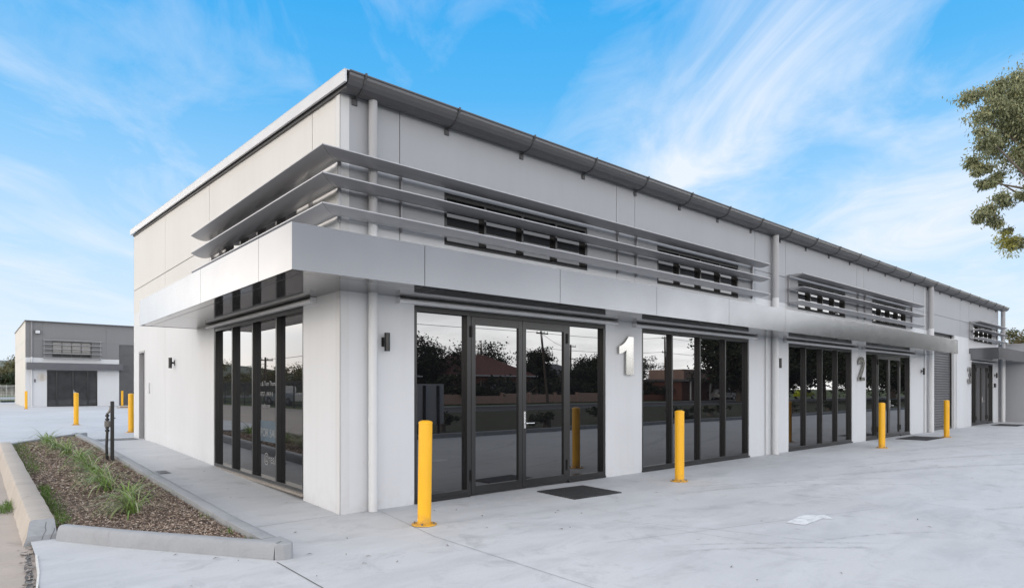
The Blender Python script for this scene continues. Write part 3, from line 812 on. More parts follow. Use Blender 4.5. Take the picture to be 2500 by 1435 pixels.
# up-down wall lights
def wall_light(pos, side=False):
    x, y, z = pos
    m = MB().tube([(x, y, z), (x, y, z+.235)], .036, 20); wl = m.build('wall_light', 'black', B, smooth=True)
    b0 = MB()
    if side: b0.box(x+.03, -.012, y-.018, y+.018, z+.10, z+.14); b0.box(-.012, -.001, y-.035, y+.035, z+.06, z+.18)
    else: b0.box(x-.018, x+.018, y+.03, -.012, z+.10, z+.14); b0.box(x-.035, x+.035, -.012, -.001, z+.06, z+.18)
    b0.build('light_bracket', 'black', wl)
wall_light((.60, -.09, 2.035)); wall_light((11.08+.15, -.09, 2.05)); wall_light((21.85, -.09, 2.05)); wall_light((32.15, -.09, 2.05))
wall_light((-.09, 8.27, 2.01), True)
MB().box(32.05, 32.22, -.06, -.001, 1.62, 1.80).build('card_reader', 'black', B, bevel=.005)

# house numbers: raised satin steel numerals
def stroke(pts, w, flat=True):
    """outline polygon round a centre line"""
    L, Rr = [], []
    for i, p in enumerate(pts):
        a_ = Vector(pts[max(i-1, 0)]); b_ = Vector(pts[min(i+1, len(pts)-1)]); d = (b_-a_).normalized(); n_ = Vector((-d.y, d.x))*w/2
        L.append(tuple(Vector(p)+n_)); Rr.append(tuple(Vector(p)-n_))
    return L, Rr
def numeral(strips, x, z0, h, wid, mat='steel'):
    m = MB()
    for L, Rr in strips:
        n_ = len(L); i0 = len(m.v); ya, yb = -.06, -.03
        for yy in (ya, yb):
            for (u, v) in L + Rr: m.v.append((x+u*wid, yy, z0+v*h))
        for i in range(n_-1):
            l0, l1, r0, r1 = i, i+1, n_+i, n_+i+1
            m.f.append((i0+l0, i0+l1, i0+r1, i0+r0)); o_ = 2*n_
            m.f.append((i0+o_+l0, i0+o_+r0, i0+o_+r1, i0+o_+l1))
            m.f.append((i0+l0, i0+o_+l0, i0+o_+l1, i0+l1)); m.f.append((i0+r0, i0+r1, i0+o_+r1, i0+o_+r0))
        m.f.append((i0, i0+n_, i0+3*n_, i0+2*n_)); m.f.append((i0+n_-1, i0+3*n_-1, i0+4*n_-1, i0+2*n_-1))
    return m
# 1: solid outline (u right 0..1 over .40, v up)
one = [(1.0, 0), (1.0, 1.0), (.66, 1.0), (.55, .93), (.42, .85), (.22, .775), (.02, .735), (.02, .535), (.30, .58), (.50, .65), (.50, 0)]
m = MB().prism([(5.265+u*.41, -.06, 1.80+v*.69) for u, v in one], (0, .03, 0)); m.build('house_number', 'steel', B)
two_c = [(.10, .70), (.10, .78), (.17, .87), (.32, .93), (.52, .945), (.72, .91), (.86, .83), (.885, .73), (.84, .60), (.70, .46), (.50, .31), (.34, .19), (.26, .11), (.25, .0)]
L, Rr = [], []
def varw(pts, ws, asp):
    L, Rr = [], []
    for i, p in enumerate(pts):
        a_ = pts[max(i-1, 0)]; b_ = pts[min(i+1, len(pts)-1)]
        d = Vector(((b_[0]-a_[0]), (b_[1]-a_[1])*asp)).normalized(); n_ = Vector((-d.y, d.x))*ws[i]/2
        L.append((p[0]+n_.x, p[1]+n_.y/asp)); Rr.append((p[0]-n_.x, p[1]-n_.y/asp))
    return L, Rr
asp = .68/.44
s2 = [(.14, .69), (.14, .77), (.20, .86), (.33, .92), (.52, .935), (.70, .91), (.82, .83), (.84, .74), (.80, .63), (.68, .49), (.50, .34), (.32, .20), (.17, .06)]
A = varw(s2, [.29]*len(s2), asp)
Bs = varw([(.0, .075), (1.0, .075)], [.24, .24], asp)
numeral([A, Bs], 16.12, 1.79, .68, .46).build('house_number', 'steel', B)
t3a = [(.13, .72), (.13, .79), (.22, .89), (.48, .935), (.74, .89), (.84, .78), (.80, .65), (.68, .57), (.40, .525)]
t3b = [(.40, .545), (.70, .49), (.85, .37), (.86, .22), (.76, .11), (.48, .065), (.22, .11), (.13, .21), (.13, .29)]
nm = numeral([varw(t3a, [.28]*9, asp), varw(t3b, [.28]*9, asp)], 27.40, 1.76, .68, .48)
nm.v = [(a_, b_-.05, c_) for a_, b_, c_ in nm.v]; nm.build('house_number', 'steel', B)
for (xa, xb) in ((5.5, 5.6), (16.2, 16.5), (27.5, 27.8)):
    for zz in (1.95, 2.38):
        MB().tube([((xa+xb)/2, -.03 - (.05 if xa > 27 else 0), zz), ((xa+xb)/2, -.001, zz)], .008, 8).build('number_pin', 'handle', B)

# for-sale poster lettering inside the third pane of the left window
m_txt = simple('poster_white', (0.20, 0.205, 0.21), .6, 0, .02)
m_blue = simple('poster_blue', (0.045, 0.075, 0.105), .35, 0, .25, 4)
def text(s, size, y, z, mat, parent, dx=.108):
    cu = bpy.data.curves.new('lettering', 'FONT'); cu.body = s; cu.size = size; cu.extrude = .001
    ob = bpy.data.objects.new('lettering', cu); COL.objects.link(ob)
    ob.rotation_euler = (R(90), 0, R(-90)); ob.location = (dx, y, z)
    dg = bpy.context.evaluated_depsgraph_get(); me = bpy.data.meshes.new_from_object(ob.evaluated_get(dg))
    me.transform(ob.matrix_basis) if False else None
    o = bpy.data.objects.new('lettering', me); COL.objects.link(o); o.rotation_euler = ob.rotation_euler; o.location = ob.location
    me.materials.clear(); me.materials.append(mat); o.parent = parent
    bpy.data.objects.remove(ob); return o
pst = MB().box(.0762, .0775, 2.21, 3.02, .72, 1.05).build('poster', m_blue, B)
text('s & Tom Thom', .105, 3.02, 1.60, m_txt, pst, .074); text('0757 - 0419 0', .095, 3.02, 1.44, m_txt, pst, .074); text('remaxrealty.com'.replace('remax', ''), .09, 2.98, 1.26, m_txt, pst, .074)
text('FOR SAL', .185, 3.02, .80, m_txt, pst, .074); text('@realt', .20, 2.86, .40, m_txt, pst, .074)

# east wing: low block at right end
m = MB()
m.box(33.6, 48, -2.2, 9, -.1, 3.62)
m.build('wing_wall', 'grey_wall', B, bevel=.01)
MB().box(33.57, 48.1, -2.25, 9.05, 3.625, 3.665).build('wing_capping', 'pipe_grey', B)

# ------------------------------------------------------------------ bollards
M['yellow'] = simple('yellow_powdercoat', (0.80, 0.41, 0.008), .38, 0, .05, 2.5)
nt_ = M['yellow'].node_tree; b_ = nt_.nodes['Principled BSDF']; c_ = b_.inputs['Base Color'].links[0].from_socket; p_ = objco(nt_)
sp_ = N(nt_, 'ShaderNodeSeparateXYZ'); nt_.links.new(N(nt_, 'ShaderNodeTexCoord').outputs['Object'], sp_.inputs[0])
dl = math_(nt_, 'MULTIPLY', ramp(nt_, sp_.outputs[2], [(0, 1), (.14, 0)]), ramp(nt_, noise(nt_, p_, 22, 5, .7), [(.4, 0), (.6, .75)]))
c_ = mixc(nt_, dl, c_, (.28, .19, .09))
sc_ = ramp(nt_, noise(nt_, mapping(nt_, p_, (3, 3, 22)), 3.2, 4, .7), [(.68, 0), (.74, .5)])
c_ = mixc(nt_, sc_, c_, (.45, .26, .05)); nt_.links.new(c_, b_.inputs['Base Color'])
M['bolt'] = simple('zinc_bolt', (.20, .19, .18), .45, .8)
def make_bollard(r=.078, h=1.19):
    b0 = empty('bollard')
    MB().tube([(0, 0, .012), (0, 0, h-.035)], r, 28).build('post', 'yellow', b0, smooth=True)
    MB().tube([(0, 0, h-.035), (0, 0, h-.022), (0, 0, h-.008), (0, 0, h)], [r+.003, r+.003, r*.82, r*.45], 28).build('cap', 'yellow', b0, smooth=True)
    MB().tube([(0, 0, 0.001), (0, 0, .013)], .145, 28).build('base_plate', 'yellow', b0, smooth=True, bevel=.003)
    for k_ in range(4):
        a_ = math.pi/4 + k_*math.pi/2; MB().tube([(math.cos(a_)*.112, math.sin(a_)*.112, .013), (math.cos(a_)*.112, math.sin(a_)*.112, .032)], .012, 6).build('bolt', 'bolt', b0)
    return b0
bl = [(.475, -1.15, 'nearest yellow bollard, in front of the left sidelight of door set 1', -.009), (5.567, -1.107, 'yellow bollard in front of the four-pane window right of number 1', 0),
      (14.657, -1.156, 'yellow bollard in front of the door set of unit 2', 0), (20.214, -1.181, 'yellow bollard in front of the grey roller door', 0),
      (-.50, 20.75, 'yellow bollard alone on the rear concrete, between garden bed and far building', 0), (.27, 14.9, 'yellow bollard at the rear corner beside the side door', 0),
      (-.66, 45.2, 'far yellow bollard at the left corner of the distant dark grey building', 0), (5.55, 49.9, 'far yellow bollard beside the shutter of the distant building', 0)]
proto = make_bollard()
for i, (x, y, lb, tilt) in enumerate(bl):
    o = proto if i == 0 else copy_tree(proto)
    o.location = (x, y, gz(y)+.001); o.rotation_euler = (0, -tilt, random.uniform(0, 1)*0)
    if i == 0: o.rotation_euler = (0, R(.9), 0)
    tag(o, lb, 'bollard', 'yellow steel bollards')

# mats ------------------------------------------------------------------------
m_, nt, b = new_mat('rubber_mat'); p = objco(nt)
vo = N(nt, 'ShaderNodeTexVoronoi'); vo.inputs['Scale'].default_value = 26; vo.inputs['Randomness'].default_value = .15; nt.links.new(p, vo.inputs['Vector'])
nt.links.new(ramp(nt, vo.outputs['Distance'], [(.25, (.07, .07, .072)), (.45, (.012, .012, .013))]), b.inputs['Base Color']); b.inputs['Roughness'].default_value = .75
bump(nt, b, vo.outputs['Distance'], .7, .01)
M['rubber'] = m_
for (x0, x1, y0, y1, rz, lb) in [(2.98, 3.93, -1.20, -.36, -4, 'black rubber doormat in front of the double doors of unit 1'), (18.2, 19.9, -1.2, -.35, 0, 'black rubber doormat in front of the doors of unit 2'),
                                 (29.3, 30.9, -1.35, -.45, 0, 'black rubber doormat under the far canopy of unit 3')]:
    hx, hy = (x1-x0)/2, (y1-y0)/2
    o = MB().box(-hx, hx, -hy, hy, 0, .014).build('doormat', 'rubber', bevel=.004); o.location = ((x0+x1)/2, (y0+y1)/2, .001); o.rotation_euler = (0, 0, R(rz))
    tag(o, lb, 'doormat', 'black rubber doormats')

# drain grates -----------------------------------------------------------------
def grate(x0, x1, y0, y1, n, lb):
    g = empty('drain_grate', ((x0+x1)/2, (y0+y1)/2, gz((y0+y1)/2)+.004)); tag(g, lb, 'drain grate')
    hx, hy = (x1-x0)/2, (y1-y0)/2
    MB().box(-hx-.02, hx+.02, -hy-.02, hy+.02, 0, .0035).build('frame', 'kerb', g)
    m = MB()
    for i in range(n):
        xx = -hx + (i+.5)*2*hx/n; m.box(xx-hx/n*.45, xx+hx/n*.45, -hy, hy, .0045, .0065)
    m.build('slots', 'line', g)
grate(-.95, -.12, 11.65, 12.35, 12, 'long slotted drain grate in the path near the side door')
grate(-1.0, -.86, 4.75, 5.1, 4, 'small drain grate beside the garden kerb, in the path')

# tap standpipe and its post
tp = empty('tap_post', (-1.475, 6.3, mulch_z(-1.475, 6.3)-.03)); tag(tp, 'tall black square post in the garden bed holding the tap', 'post')
MB().box(-.028, .028, -.028, .028, 0, 1.13).build('post', 'black', tp, bevel=.003)
MB().tube([(.03, 0, .82), (.05, 0, .82)], .01, 8).build('bolt', 'bolt', tp)
st = empty('tap_standpipe', (-1.535, 6.42, mulch_z(-1.535, 6.42)-.03)); tag(st, 'black water standpipe with brass tap and meter beside the square post', 'standpipe')
MB().tube([(0, 0, 0), (-.012, 0, .3), (0, 0, .58)], .024, 12).build('pipe', 'black', st, smooth=True)
MB().tube([(0, 0, .56), (0, 0, .60)], .036, 12).tube([(0, 0, .62), (0, 0, .64)], .034, 12).tube([(0, 0, .56), (0, 0, .80)], .022, 12).build('union', 'black', st)
MB().box(-.045, .045, -.035, .035, .645, .76).build('meter', 'bolt', st, bevel=.01)
MB().tube([(0, 0, .77), (0, 0, .80)], .036, 12).tube([(0, 0, .84), (0, 0, .87)], .034, 12).tube([(0, 0, .76), (.0, 0, .90)], .02, 12).build('union', 'black', st)
MB().tube([(0, 0, .89), (.03, 0, .93), (.045, 0, .99), (.04, 0, 1.03)], [.02, .022, .018, .008], 12).tube([(.03, 0, .94), (.08, 0, .93)], .014, 10).build('tap', 'bolt', st, smooth=True)
MB().tube([(.02, 0, 1.03), (.065, 0, 1.035)], .008, 8).build('tap_handle', 'handle', st)

# ------------------------------------------------------------------ fallen leaves
rr = random.Random(21)
def leafmesh(L, w, seed):
    r = random.Random(seed); m = MB(); n = 6; z0 = .003; bend = r.uniform(-.3, .3)
    top, bot = [], []
    for i in range(n+1):
        t = i/n; x = (t-.5)*L; ww = w*math.sin(math.pi*min(1, t*.96+.02))**.8; yy = bend*L*(t-.5)**2*4*.3; z = z0 + .012*math.sin(t*3.1)*r.uniform(.5, 1)
        top.append((x, yy+ww, z)); bot.append((x, yy-ww, z*.7+.002))
    m.v = top+bot
    for i in range(n): m.f.append((i, i+1, n+1+i+1, n+1+i))
    me = bpy.data.meshes.new('leaf'); me.from_pydata(m.v, [], m.f); me.materials.append(M['dead_leaf']); return me
lm = [leafmesh(rr.uniform(.045, .085), rr.uniform(.004, .010), i) for i in range(6)]
spots = [(0.9, -1.75), (1.62, -2.35), (2.3, -1.9), (1.0, -.55), (1.25, -.7), (-.5, -1.2), (-.72, 1.9), (-.55, 2.6), (-.9, 3.2), (-.25, 1.1), (-.6, 7.0), (-.35, 4.6), (-.8, -.6), (-1.05, -1.55), (-2.0, -.75), (-1.75, -1.12), (-1.62, -1.33)]
for i in range(95):
    x = rr.uniform(.3, 26); y = rr.uniform(-7.5, -.25)
    if abs(y) < 1.2 and rr.random() < .3: y = -.15 - rr.random()*.2
    spots.append((x, y))
for i in range(8): spots.append((rr.uniform(-3, .5), rr.uniform(-3.6, -1.7)))
for i in range(10): spots.append((rr.uniform(-4, 3), rr.uniform(15, 40)))
for i, (x, y) in enumerate(spots):
    o = bpy.data.objects.new('fallen_leaf', lm[i % 6]); COL.objects.link(o)
    o.location = (x, y, gz(y)+.003); o.rotation_euler = (0, 0, rr.uniform(0, 6.3)); s = rr.uniform(.5, 1.15); o.scale = (s, s, s)
    tag(o, 'small dry dark leaf lying on the pale concrete', 'leaf', 'dry leaves scattered over the concrete')

# ------------------------------------------------------------------ trees
def leaves(m, c, n, spread, size, r, droop=0.6, aspect=.28):
    for i in range(n):
        p = Vector(c) + Vector((r.gauss(0, spread[0]), r.gauss(0, spread[1]), r.gauss(0, spread[2])))
        an = r.uniform(0, 6.283); el = r.gauss(-droop, .5)
        d = Vector((math.cos(an)*math.cos(el), math.sin(an)*math.cos(el), math.sin(el)))
        s_ = d.cross(Vector((r.gauss(0, 1), r.gauss(0, 1), r.gauss(0, 1)))).normalized()
        L = size*r.uniform(.6, 1.3); w = L*aspect*.5
        m.quad(p, p+d*L*.45+s_*w, p+d*L, p+d*L*.45-s_*w)
def tree(name, label, base, top_c, blobs, n, leaf, mat, seed, trunk_r=.2, clumps=40, aspect=.5, droop=.3, group=None, limbs=8, tight=.16, fork=.45):
    """blobs: (dx,dy,z,rx,ry,rz) relative to base"""
    r = random.Random(seed); root = empty(name, base); tag(root, label, 'tree', group)
    cm = MB(); cl = []
    vol = [b_[3]*b_[4]*b_[5] for b_ in blobs]; tot = sum(vol)
    for b_, v_ in zip(blobs, vol):
        k_ = max(3, int(clumps*v_/tot))
        for i in range(k_):
            while True:
                q = Vector((r.uniform(-1, 1), r.uniform(-1, 1), r.uniform(-1, 1)))
                if q.length <= 1: break
            if q.length > .001: q = q * (q.length**-.45)
            q *= .92
            c = Vector((b_[0]+q.x*b_[3], b_[1]+q.y*b_[4], b_[2]+q.z*b_[5])); s_ = min(b_[3:6])*tight*r.uniform(.7, 1.6)
            cl.append(c); leaves(cm, c, int(n/clumps), (s_*1.3, s_*1.3, s_*.85), leaf, r, droop, aspect)
    cm.build('crown', mat, root, fix=False)
    tm = MB(); tp_ = Vector(top_c); f_ = tp_*fork
    tm.tube([(0, 0, -.2), (f_.x*.5+.03, f_.y*.5, f_.z*.55), tuple(f_), tuple(tp_*.8), tuple(tp_)], [trunk_r*1.25, trunk_r, trunk_r*.85, trunk_r*.45, trunk_r*.15], 9)
    for i in range(limbs):
        c = r.choice(cl); s0 = f_.lerp(tp_, r.uniform(0, .5)); mid = s0.lerp(c, .5) + Vector((0, 0, -.06*(c-s0).length))
        tm.tube([tuple(s0), tuple(mid), tuple(c)], [trunk_r*.45, trunk_r*.28, trunk_r*.08], 6)
    tm.build('trunk', 'bark', root, smooth=True)
    return root

# the big gum at the right edge, 40 m off, trunk beyond the frame
gb = at_depth(2790, 949, 41); gb.z = 0
def rel(px, py, F, rpx, rz=None):
    c = at_depth(px, py, F) - gb; k_ = F/FPX
    return (c.x, c.y, c.z, rpx*k_, rpx*k_, (rz or rpx*.7)*k_)
gum = [rel(2400, 252, 40, 46, 38), rel(2465, 225, 41, 50, 42), rel(2392, 345, 39, 40, 34), rel(2440, 300, 41, 52, 40), rel(2372, 395, 40, 24, 18), rel(2405, 405, 39.5, 22, 18), rel(2485, 355, 42, 60, 44),
       rel(2540, 260, 42, 80, 80), rel(2640, 200, 43, 110, 90), rel(2760, 240, 41, 120, 110), rel(2600, 400, 40, 80, 60), rel(2720, 420, 42, 110, 80), rel(2860, 330, 40, 110, 110),
       rel(2412, 455, 40, 22, 20), rel(2425, 500, 40, 34, 26), rel(2400, 530, 40, 18, 22), rel(2440, 550, 40.5, 34, 24), rel(2480, 480, 40, 34, 24), rel(2490, 590, 40, 30, 24), rel(2450, 430, 40.5, 26, 14), rel(2560, 540, 40, 50, 40)]
tr = tree('gum_tree', 'tall drooping gum tree leaning in at the right edge of the view', gb, (at_depth(2680, 150, 42)-gb), gum, 200000, .25, 'euc', 17, .42, 620, .34, .9, limbs=55, tight=.21, fork=.35)
ym = MB(); r_ = random.Random(8)
for i in range(16):
    c = at_depth(2462+r_.gauss(0, 13), 590+r_.gauss(0, 11), 39.5+r_.gauss(0, .3)) - gb
    leaves(ym, c, 60, (.22, .22, .2), .22, r_, .4, .3)
ym.build('mistletoe', 'euc_yellow', tr, fix=False)

def simple_tree(label, x, y, h, w, mat, seed, n=3500, leaf=.45, group='trees far beyond the road', name='tree', z0=0, low=.3, droop=.2, lim=8, clumps=60):
    r = random.Random(seed); bl_ = []
    for i in range(6):
        a_ = r.uniform(0, 6.28); q = r.uniform(.0, .5)*w
        bl_.append((math.cos(a_)*q, math.sin(a_)*q, h*(low+(1-low)*r.uniform(.25, .8)), w*r.uniform(.3, .5), w*r.uniform(.3, .5), h*(1-low)*r.uniform(.18, .32)))
    return tree(name, label, (x, y, z0), (r.uniform(-.3, .3), r.uniform(-.3, .3), h*.85), bl_, n, leaf, mat, seed, .16+h*.018, clumps, .55, droop, group, lim, .21)
# right, behind the wing
c0 = at_depth(2478, 949, 66); simple_tree('bushy olive tree showing above the low wing roof', c0.x, c0.y, 7.9, 5.2, 'olive_leaf', 61, 7000, .26, 'trees beyond the low wing')
c0 = at_depth(2530, 949, 64); simple_tree('tree right of the olive one behind the wing', c0.x, c0.y, 7.2, 5.5, 'olive_leaf', 62, 6000, .28, 'trees beyond the low wing')
# left, behind the far building
for i, (px, F, h, w, mt, lb) in enumerate([(22, 150, 8.8, 8.5, 'olive_leaf', 'rounded brownish green tree left of the far building'), (-15, 140, 6.6, 9, 'olive_leaf', 'lower tree at the far left edge'), (6, 128, 4.8, 8, 'dark_leaf', 'dark shrub behind the far palisade fence'), (34, 130, 4.6, 8, 'dark_leaf', 'dark shrub touching the far building in view')]):
    c0 = at_depth(px, 949, F); simple_tree(lb, c0.x, c0.y, h, w, mt, 70+i, 5000, .5, 'trees beyond the far fence', z0=.2, low=.08)

# trees across the road (seen in the glass of the front)
def tx(x, y, h, w, mat, seed, lb, n=2600, **k): return simple_tree(lb, x, y, h, w, mat, seed, n, **k)
row = [(30, -50, 7.6, 7, 'dark_leaf', 'broad dark tree left of the red roofed house across the road'), (35, -52, 7.0, 6, 'dark_leaf', 'dark tree close beside the red roofed house'),
       (46, -56, 9.2, 6.5, 'dark_leaf', 'umbrella shaped gum behind the red roof'), (50.5, -50, 7.8, 3.4, 'dark_leaf', 'narrow conifer right of the umbrella gum'),
       (56, -49, 4.6, 6, 'dark_leaf', 'low round tree by the pink wall'), (62, -50, 6.0, 7, 'dark_leaf', 'round tree before the second power pole'), (66, -50, 5.2, 6, 'dark_leaf', 'round tree near the small shop'),
       (72, -62, 7.0, 7, 'dark_leaf', 'ragged tree behind the shop roof'), (82, -60, 7.2, 8, 'dark_leaf', 'ragged tree right of the shop'),
       (63, -27.5, 9, 4, 'dark_leaf', 'pine like tree at the left of the big verge trees'),
       (69, -33, 9.5, 8, 'dark_leaf', 'huge dark weeping tree across the yard'), (77, -31, 10, 9, 'dark_leaf', 'second huge dark tree across the yard'), (86, -30, 11.5, 10, 'dark_leaf', 'third huge dark tree across the yard'),
       (96, -29, 11.5, 11, 'dark_leaf', 'fourth huge dark tree across the yard'), (107, -28, 12, 11, 'dark_leaf', 'fifth huge dark tree across the yard'), (119, -26, 12, 12, 'dark_leaf', 'sixth huge dark tree across the yard'),
       (72, -20, 8.5, 8, 'dark_leaf', 'large dark tree standing on the verge beyond the wing'), (88, -18, 9.5, 9, 'dark_leaf', 'large dark tree farthest along the verge')]
for i, (x, y, h, w, mt, lb) in enumerate(row):
    tx(x, y, h, w, mt, 100+i, lb, 15000 if h > 9.3 else 8000, leaf=.5 if h > 9.3 else .3, low=.02 if h > 9.3 else .05, clumps=190 if h > 9.3 else 120)
for i in range(9):
    x = 34+i*4.3; simple_tree('dark garden shrub number %s behind the pink wall' % ['one', 'two', 'three', 'four', 'five', 'six', 'seven', 'eight', 'nine'][i], x, -46.2-random.random(), 2.9+random.random(), 4.2, 'dark_leaf', 200+i, 1500, .4, 'shrubs behind the pink wall', 'shrub', low=.02, clumps=30)
for o in [o for o in bpy.data.objects if o.name.startswith('shrub')]:
    o['label'] = 'dark garden shrub standing behind the low pink wall'
for i, (x, y) in enumerate([(6, -11), (9.5, -11.6), (14, -10.8), (19, -12), (24, -11), (29, -12.5), (36, -11.2), (44, -12), (53, -11)]):
    simple_tree('low dark shrub on the grass verge beyond the yard kerb', x, y, .7, 1.4, 'dark_leaf', 400+i, 900, .12, 'low shrubs on the verge', 'shrub', low=.02, clumps=20, lim=3)
# trees behind the side fence (seen in the left window)
for i, (x, y, h, w) in enumerate([(-34, 74, 7.4, 12), (-30, 92, 9.5, 15), (-36, 115, 9.0, 18), (-27, 62, 6.5, 9), (-40, 140, 9.5, 22), (-26, 50, 8.0, 7)]):
    h *= .62; simple_tree(['bushy tree behind the side fence near the parked ute', 'tall bushy tree behind the side fence', 'wide tree mass far behind the side fence', 'low tree behind the side fence', 'farthest wide tree beyond the side fence', 'open crowned tree nearest behind the side fence'][i], x, y, h, w, 'olive_leaf' if i != 5 else 'dark_leaf', 300+i, 8000, .28, 'trees behind the side fence', low=.06)

# far hill
def hillmesh(cx, cy, w, d, h, seed):
    m = MB(); nx, ny = 40, 8
    for j in range(ny+1):
        for i in range(nx+1):
            u = i/nx*2-1; v = j/ny*2-1
            z = h*max(0, (1-u*u))*max(0, 1-v*v)*(.7+.5*mn.noise(Vector((u*2.5, v*2, seed))))
            m.v.append((cx+u*w, cy+v*d, z))
    for j in range(ny):
        for i in range(nx): a_ = j*(nx+1)+i; m.f.append((a_, a_+1, a_+nx+2, a_+nx+1))
    return m
M['hill'] = grass_ground('hill_scrub', (0.09, 0.11, 0.09), (0.16, 0.17, 0.14))
h1 = hillmesh(-60, 900, 420, 120, 52, 2.2).build('hill', 'hill', smooth=True, fix=False); tag(h1, kind='structure')
h2 = hillmesh(-420, 500, 200, 200, 38, 5).build('hill', 'hill', smooth=True, fix=False); tag(h2, kind='structure')

# ------------------------------------------------------------------ far building
FB = empty('far_warehouse', (-.385, 51.2, .22)); tag(FB, 'distant dark grey and white warehouse with a round sign and ribbed shutter', 'warehouse')
def fbox(m): return m
dk = paint('dark_grey_render', (0.17, 0.172, 0.178)); wf = M['white_wall']
W_ = 16.0
w, s_ = wall_face(0, W_, -.1, 3.66, [(1.28, 4.47, -.1, 2.76), (5.93, 9.2, -.1, 4.9)], [])
w.build('wall', wf, FB)
w, s_ = wall_face(0, W_, 3.66, 6.33, [(1.58, 4.10, 3.72, 4.95), (5.93, 9.2, 3.0, 4.86)], [(1.0, 1.012, 3.6, 7), (5.05, 5.062, 3.6, 7), (0.012, 5.9, 4.90, 4.912), (7.0, 7.012, 4.87, 7)], w0=.002)
w.build('upper_wall', dk, FB); s_.build('wall_joint', 'joint', FB)
w, s_ = wall_face(0, 14, -.1, 6.33, [], [(0, 14, 3.66, 3.675), (0, 14, 4.90, 4.915)], swap=True)
lw = paint('cream_render', (0.60, 0.58, 0.54)); w.build('side_wall', lw, FB); s_.build('wall_joint', 'joint', FB)
m = MB().quad((W_, 0, -.1), (W_, 14, -.1), (W_, 14, 6.33), (W_, 0, 6.33)).quad((0, 14, -.1), (W_, 14, -.1), (W_, 14, 6.33), (0, 14, 6.33)); m.build('back_wall', dk, FB)
MB().box(-.06, W_+.1, -.2, 14.1, 6.335, 6.40).build('roof', 'gutter', FB)
fc = MB().box(.03, 6.1, -.75, -.72, 2.80, 3.28).box(.03, .06, -.719, -.004, 2.80, 3.28).box(6.07, 6.1, -.719, -.004, 2.80, 3.28).box(.061, 6.069, -.719, -.004, 2.81, 2.83).box(.061, 6.069, -.719, -.004, 3.22, 3.25)
fc.build('canopy', simple('dark_composite', (.10, .10, .11), .3, .6), FB)
fr = MB()
for (a_, b_) in ((1.29, 1.36), (1.85, 1.93), (2.86, 2.95), (3.82, 3.90), (4.40, 4.46)): fr.box(a_, b_, .02, .12, 0, 2.755)
fr.box(1.3605, 4.3995, .025, .12, 2.66, 2.755); fr.box(1.3605, 4.3995, .025, .12, 0, .1)
fd = fr.build('door', 'frame', FB)
M['glass_far'] = glass('far_glass', 1.55, (.03, .03, .03))
for (a_, b_) in ((1.36, 1.85), (1.93, 2.86), (2.95, 3.82), (3.90, 4.40)): MB().box(a_, b_, .10, .105, .1, 2.66).build('pane', 'glass_far', fd)
MB().box(2.93, 2.96, -.03, .019, .95, 1.25).box(2.961, 3.08, -.03, -.01, 1.07, 1.10).build('handle', 'handle', fd)
fw_ = MB().box(1.585, 1.65, .02, .12, 3.725, 4.945).box(4.03, 4.095, .02, .12, 3.725, 4.945).box(1.6505, 4.0295, .02, .12, 4.88, 4.945).box(1.6505, 4.0295, .02, .12, 3.725, 3.80)
for x in (2.21, 2.82, 3.43): fw_.box(x-.025, x+.025, .025, .12, 3.8005, 4.8795)
fw_.box(1.6505, 4.0295, .03, .11, 4.10, 4.13)
fwo = fw_.build('high_window', 'frame', FB)
for (a_, b_) in ((1.65, 2.185), (2.235, 2.795), (2.845, 3.405), (3.455, 4.03)): MB().box(a_, b_, .115, .12, 3.80, 4.88).build('pane', 'glass_far', fwo)
for i in range(5): MB().box(1.05, 4.72, -.30, -.05, 3.66+.33*i, 3.685+.33*i).build('louvre_blade', 'louvre', FB)
for x in (1.1, 4.65): MB().box(x, x+.02, -.049, -.001, 3.6, 5.05).build('louvre_bracket', 'louvre', FB)
m = MB(); z = 0
while z < 4.8: m.box(5.95, 9.18, .05, .09, z, z+.055).box(5.95, 9.18, .091, .12, z+.0, z+.1); z += .1
m.build('roller_door', 'shutter', FB)
MB().tube([(.36, -.07, 0), (.36, -.07, 3.7)], .06, 14).build('downpipe', 'pipe_white', FB, smooth=True)
MB().tube([(.36, -.07, 3.7), (.36, -.07, 6.3)], .06, 14).build('downpipe', simple('pipe_dark', (.22, .22, .23), .5), FB, smooth=True)
fl = MB().box(.55, .88, -.22, -.12, 5.42, 5.72).build('floodlight', 'black', FB); MB().box(.58, .85, -.226, -.2205, 5.46, 5.68).build('lens', 'barge', fl); MB().box(.69, .73, -.119, -.001, 5.5, 5.6).build('bracket', 'black', fl)
MB().tube([(.56, -.06, 1.83), (.56, -.06, 2.06)], .04, 12).build('wall_light', 'black', FB)
bz_ = simple('brass_sign', (.46, .43, .38), .4, .2); sg = MB().tube([(.98, -.001, 2.19), (.98, -.035, 2.19)], .30, 32).build('round_sign', simple('sign_disc', (.53, .51, .48), .5), FB, smooth=True)
e8 = MB()
for (cz, rr_) in ((2.28, .075), (2.10, .095)):
    ring = [(.98+math.cos(a_)*rr_, -.045, cz+math.sin(a_)*rr_) for a_ in [k_*math.pi/8 for k_ in range(17)]]; e8.tube(ring, .022, 8)
e8.build('numeral', bz_, sg)

